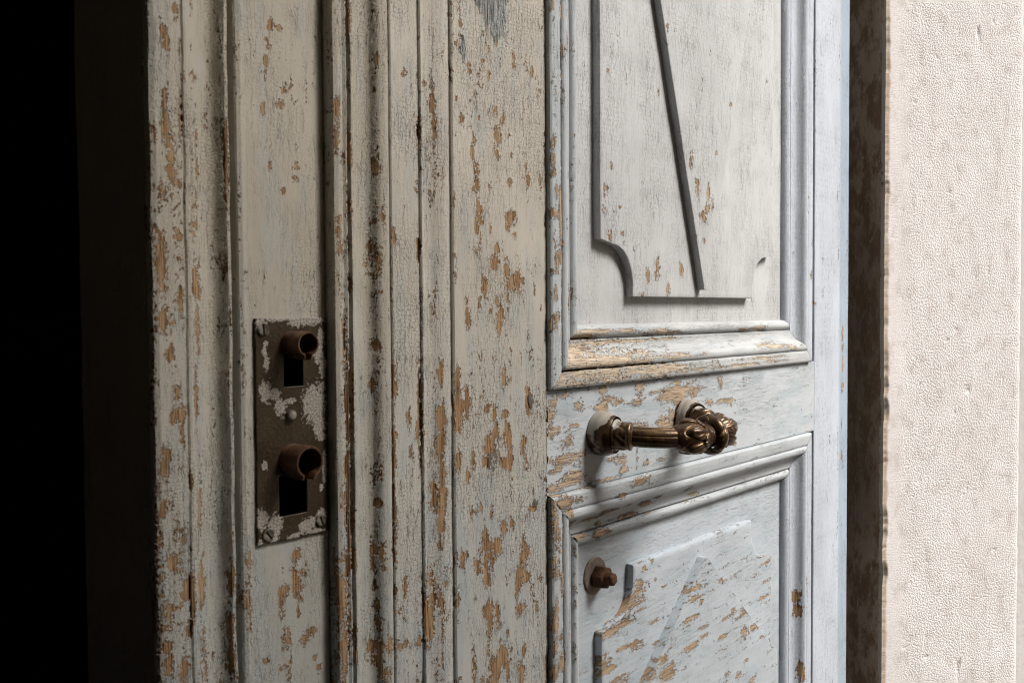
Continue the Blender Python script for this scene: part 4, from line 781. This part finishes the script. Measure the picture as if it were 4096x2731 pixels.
smo = np.concatenate([rough[:, :1], rough, rough[:, -1:], rough[:, -1:]], 1); gk = np.concatenate([Kg[:, :1], Kg, Kg[:, -1:]+10, Kg[:, -1:]+120], 1)
make_mesh('dressed_face', V, grid_faces(*Kf.shape), M_STONE, jamb, {'gco': ('FLOAT_VECTOR', np.stack([gk.ravel(), Zf.ravel(), gk.ravel()*0], -1)), 'smoothness': ('FLOAT', 1-smo.ravel()), 'edge': ('FLOAT', (1-sm(gk, 0, 16)).ravel())}, smooth=60)
# reveal: the side of the stone facing the opening
da = np.concatenate([np.linspace(0, 60, 24), np.linspace(60, 300, 20)[1:]]); zr = samples(0, 2450, 840, 1790, 4.0, 40)
Dg, Zg2 = np.meshgrid(da, zr)
ch2 = np.clip(1.2 + 4.0*np.clip(fbm(Zg2/24, Dg*0+2.2, 3)+0.12, 0, 1)**1.2*2.0 + 1.3*vnoise(Zg2/3.1, Dg*0+7), 0, 12)
Kr = 0.6 + ch2*(1-sm(Dg, 0, 26)) + 1.6*fbm(Dg/18, Zg2/22, 4) + 0.5*(1-sm(Dg, 0, 8))
V = np.array(S0)[None, :] + (Kr.ravel()[:, None]*np.array(T_) + (Dg.ravel()+5.0)[:, None]*np.array(I_))/1000; V[:, 2] = Zg2.ravel()/1000
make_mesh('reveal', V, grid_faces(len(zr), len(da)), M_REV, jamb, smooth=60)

def quads(name, boxes, mat, parent=None):
    vs = []; fs = []
    for (k0, k1, d0, d1, z0, z1) in boxes:
        b_ = len(vs)
        for z in (z0, z1):
            for (k, d) in ((k0, d0), (k1, d0), (k1, d1), (k0, d1)): vs.append(wp(k, d, z))
        fs += [tuple(b_+i for i in f) for f in ((0, 1, 5, 4), (1, 2, 6, 5), (2, 3, 7, 6), (3, 0, 4, 7), (4, 5, 6, 7), (3, 2, 1, 0))]
    return pyobj(name, vs, fs, mat, parent, None)
hw_ = quads('house_wall', [(0.2700, 3.0, 0.045, 0.45, 0, 5.5), (-3.4, -0.960, 0.0, 0.40, 0, 5.5), (-0.958, 0.2690, 0.012, 0.42, 2.451, 5.5)], M_PLAST)
tag(hw_, 'plain grey rendered house wall beyond the stone jamb at the right border', 'wall')
fr = quads('door_frame', [(-0.030, -0.0005, 0.085, 0.150, 0.0, 2.44), (-0.09, -0.002, 0.151, 0.20, 0.0, 2.44)], M_WOOD)
tag(fr, 'dark wooden door frame post deep in the shadow behind the hinge side', 'door frame')
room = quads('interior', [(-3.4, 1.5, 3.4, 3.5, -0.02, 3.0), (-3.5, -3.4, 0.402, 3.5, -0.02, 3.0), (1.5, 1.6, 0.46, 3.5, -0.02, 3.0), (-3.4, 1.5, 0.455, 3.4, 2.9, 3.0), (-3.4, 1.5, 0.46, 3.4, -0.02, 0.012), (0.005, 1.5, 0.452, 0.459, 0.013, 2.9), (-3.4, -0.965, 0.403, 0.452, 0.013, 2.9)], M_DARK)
tag(room, kind='structure')
g = pyobj('ground', [(-14, -14, 0), (14, -14, 0), (14, 14, 0), (-14, 14, 0)], [(0, 1, 2, 3)], M_PAVE, None, None); tag(g, kind='structure')
ck = quads('added_dark_wall', [(-1.06, -0.962, -2.2, -0.002, 0.004, 5.0)], M_DARK); tag(ck, 'unseen near black wall added left of the doorway to keep sky light out', 'wall')  # unseen wall, added to keep light off the leaf's left edge
gx = [(-5.0, 0.004), (GX[0], 0.004), (GX[1], 6.4), (-5.0, 6.4)]                    # unseen wall, added and sloped so its edge shades the door's left
ow = pyobj('added_shade_wall', [(x, -1.40, z) for x, z in gx] + [(x, -1.85, z) for x, z in gx], [(0, 1, 2, 3), (7, 6, 5, 4), (0, 4, 5, 1), (1, 5, 6, 2), (2, 6, 7, 3), (3, 7, 4, 0)], M_WARM, None, None)
tag(ow, 'ochre rendered wall with sloping top, added behind the viewer to shade the door', 'wall')
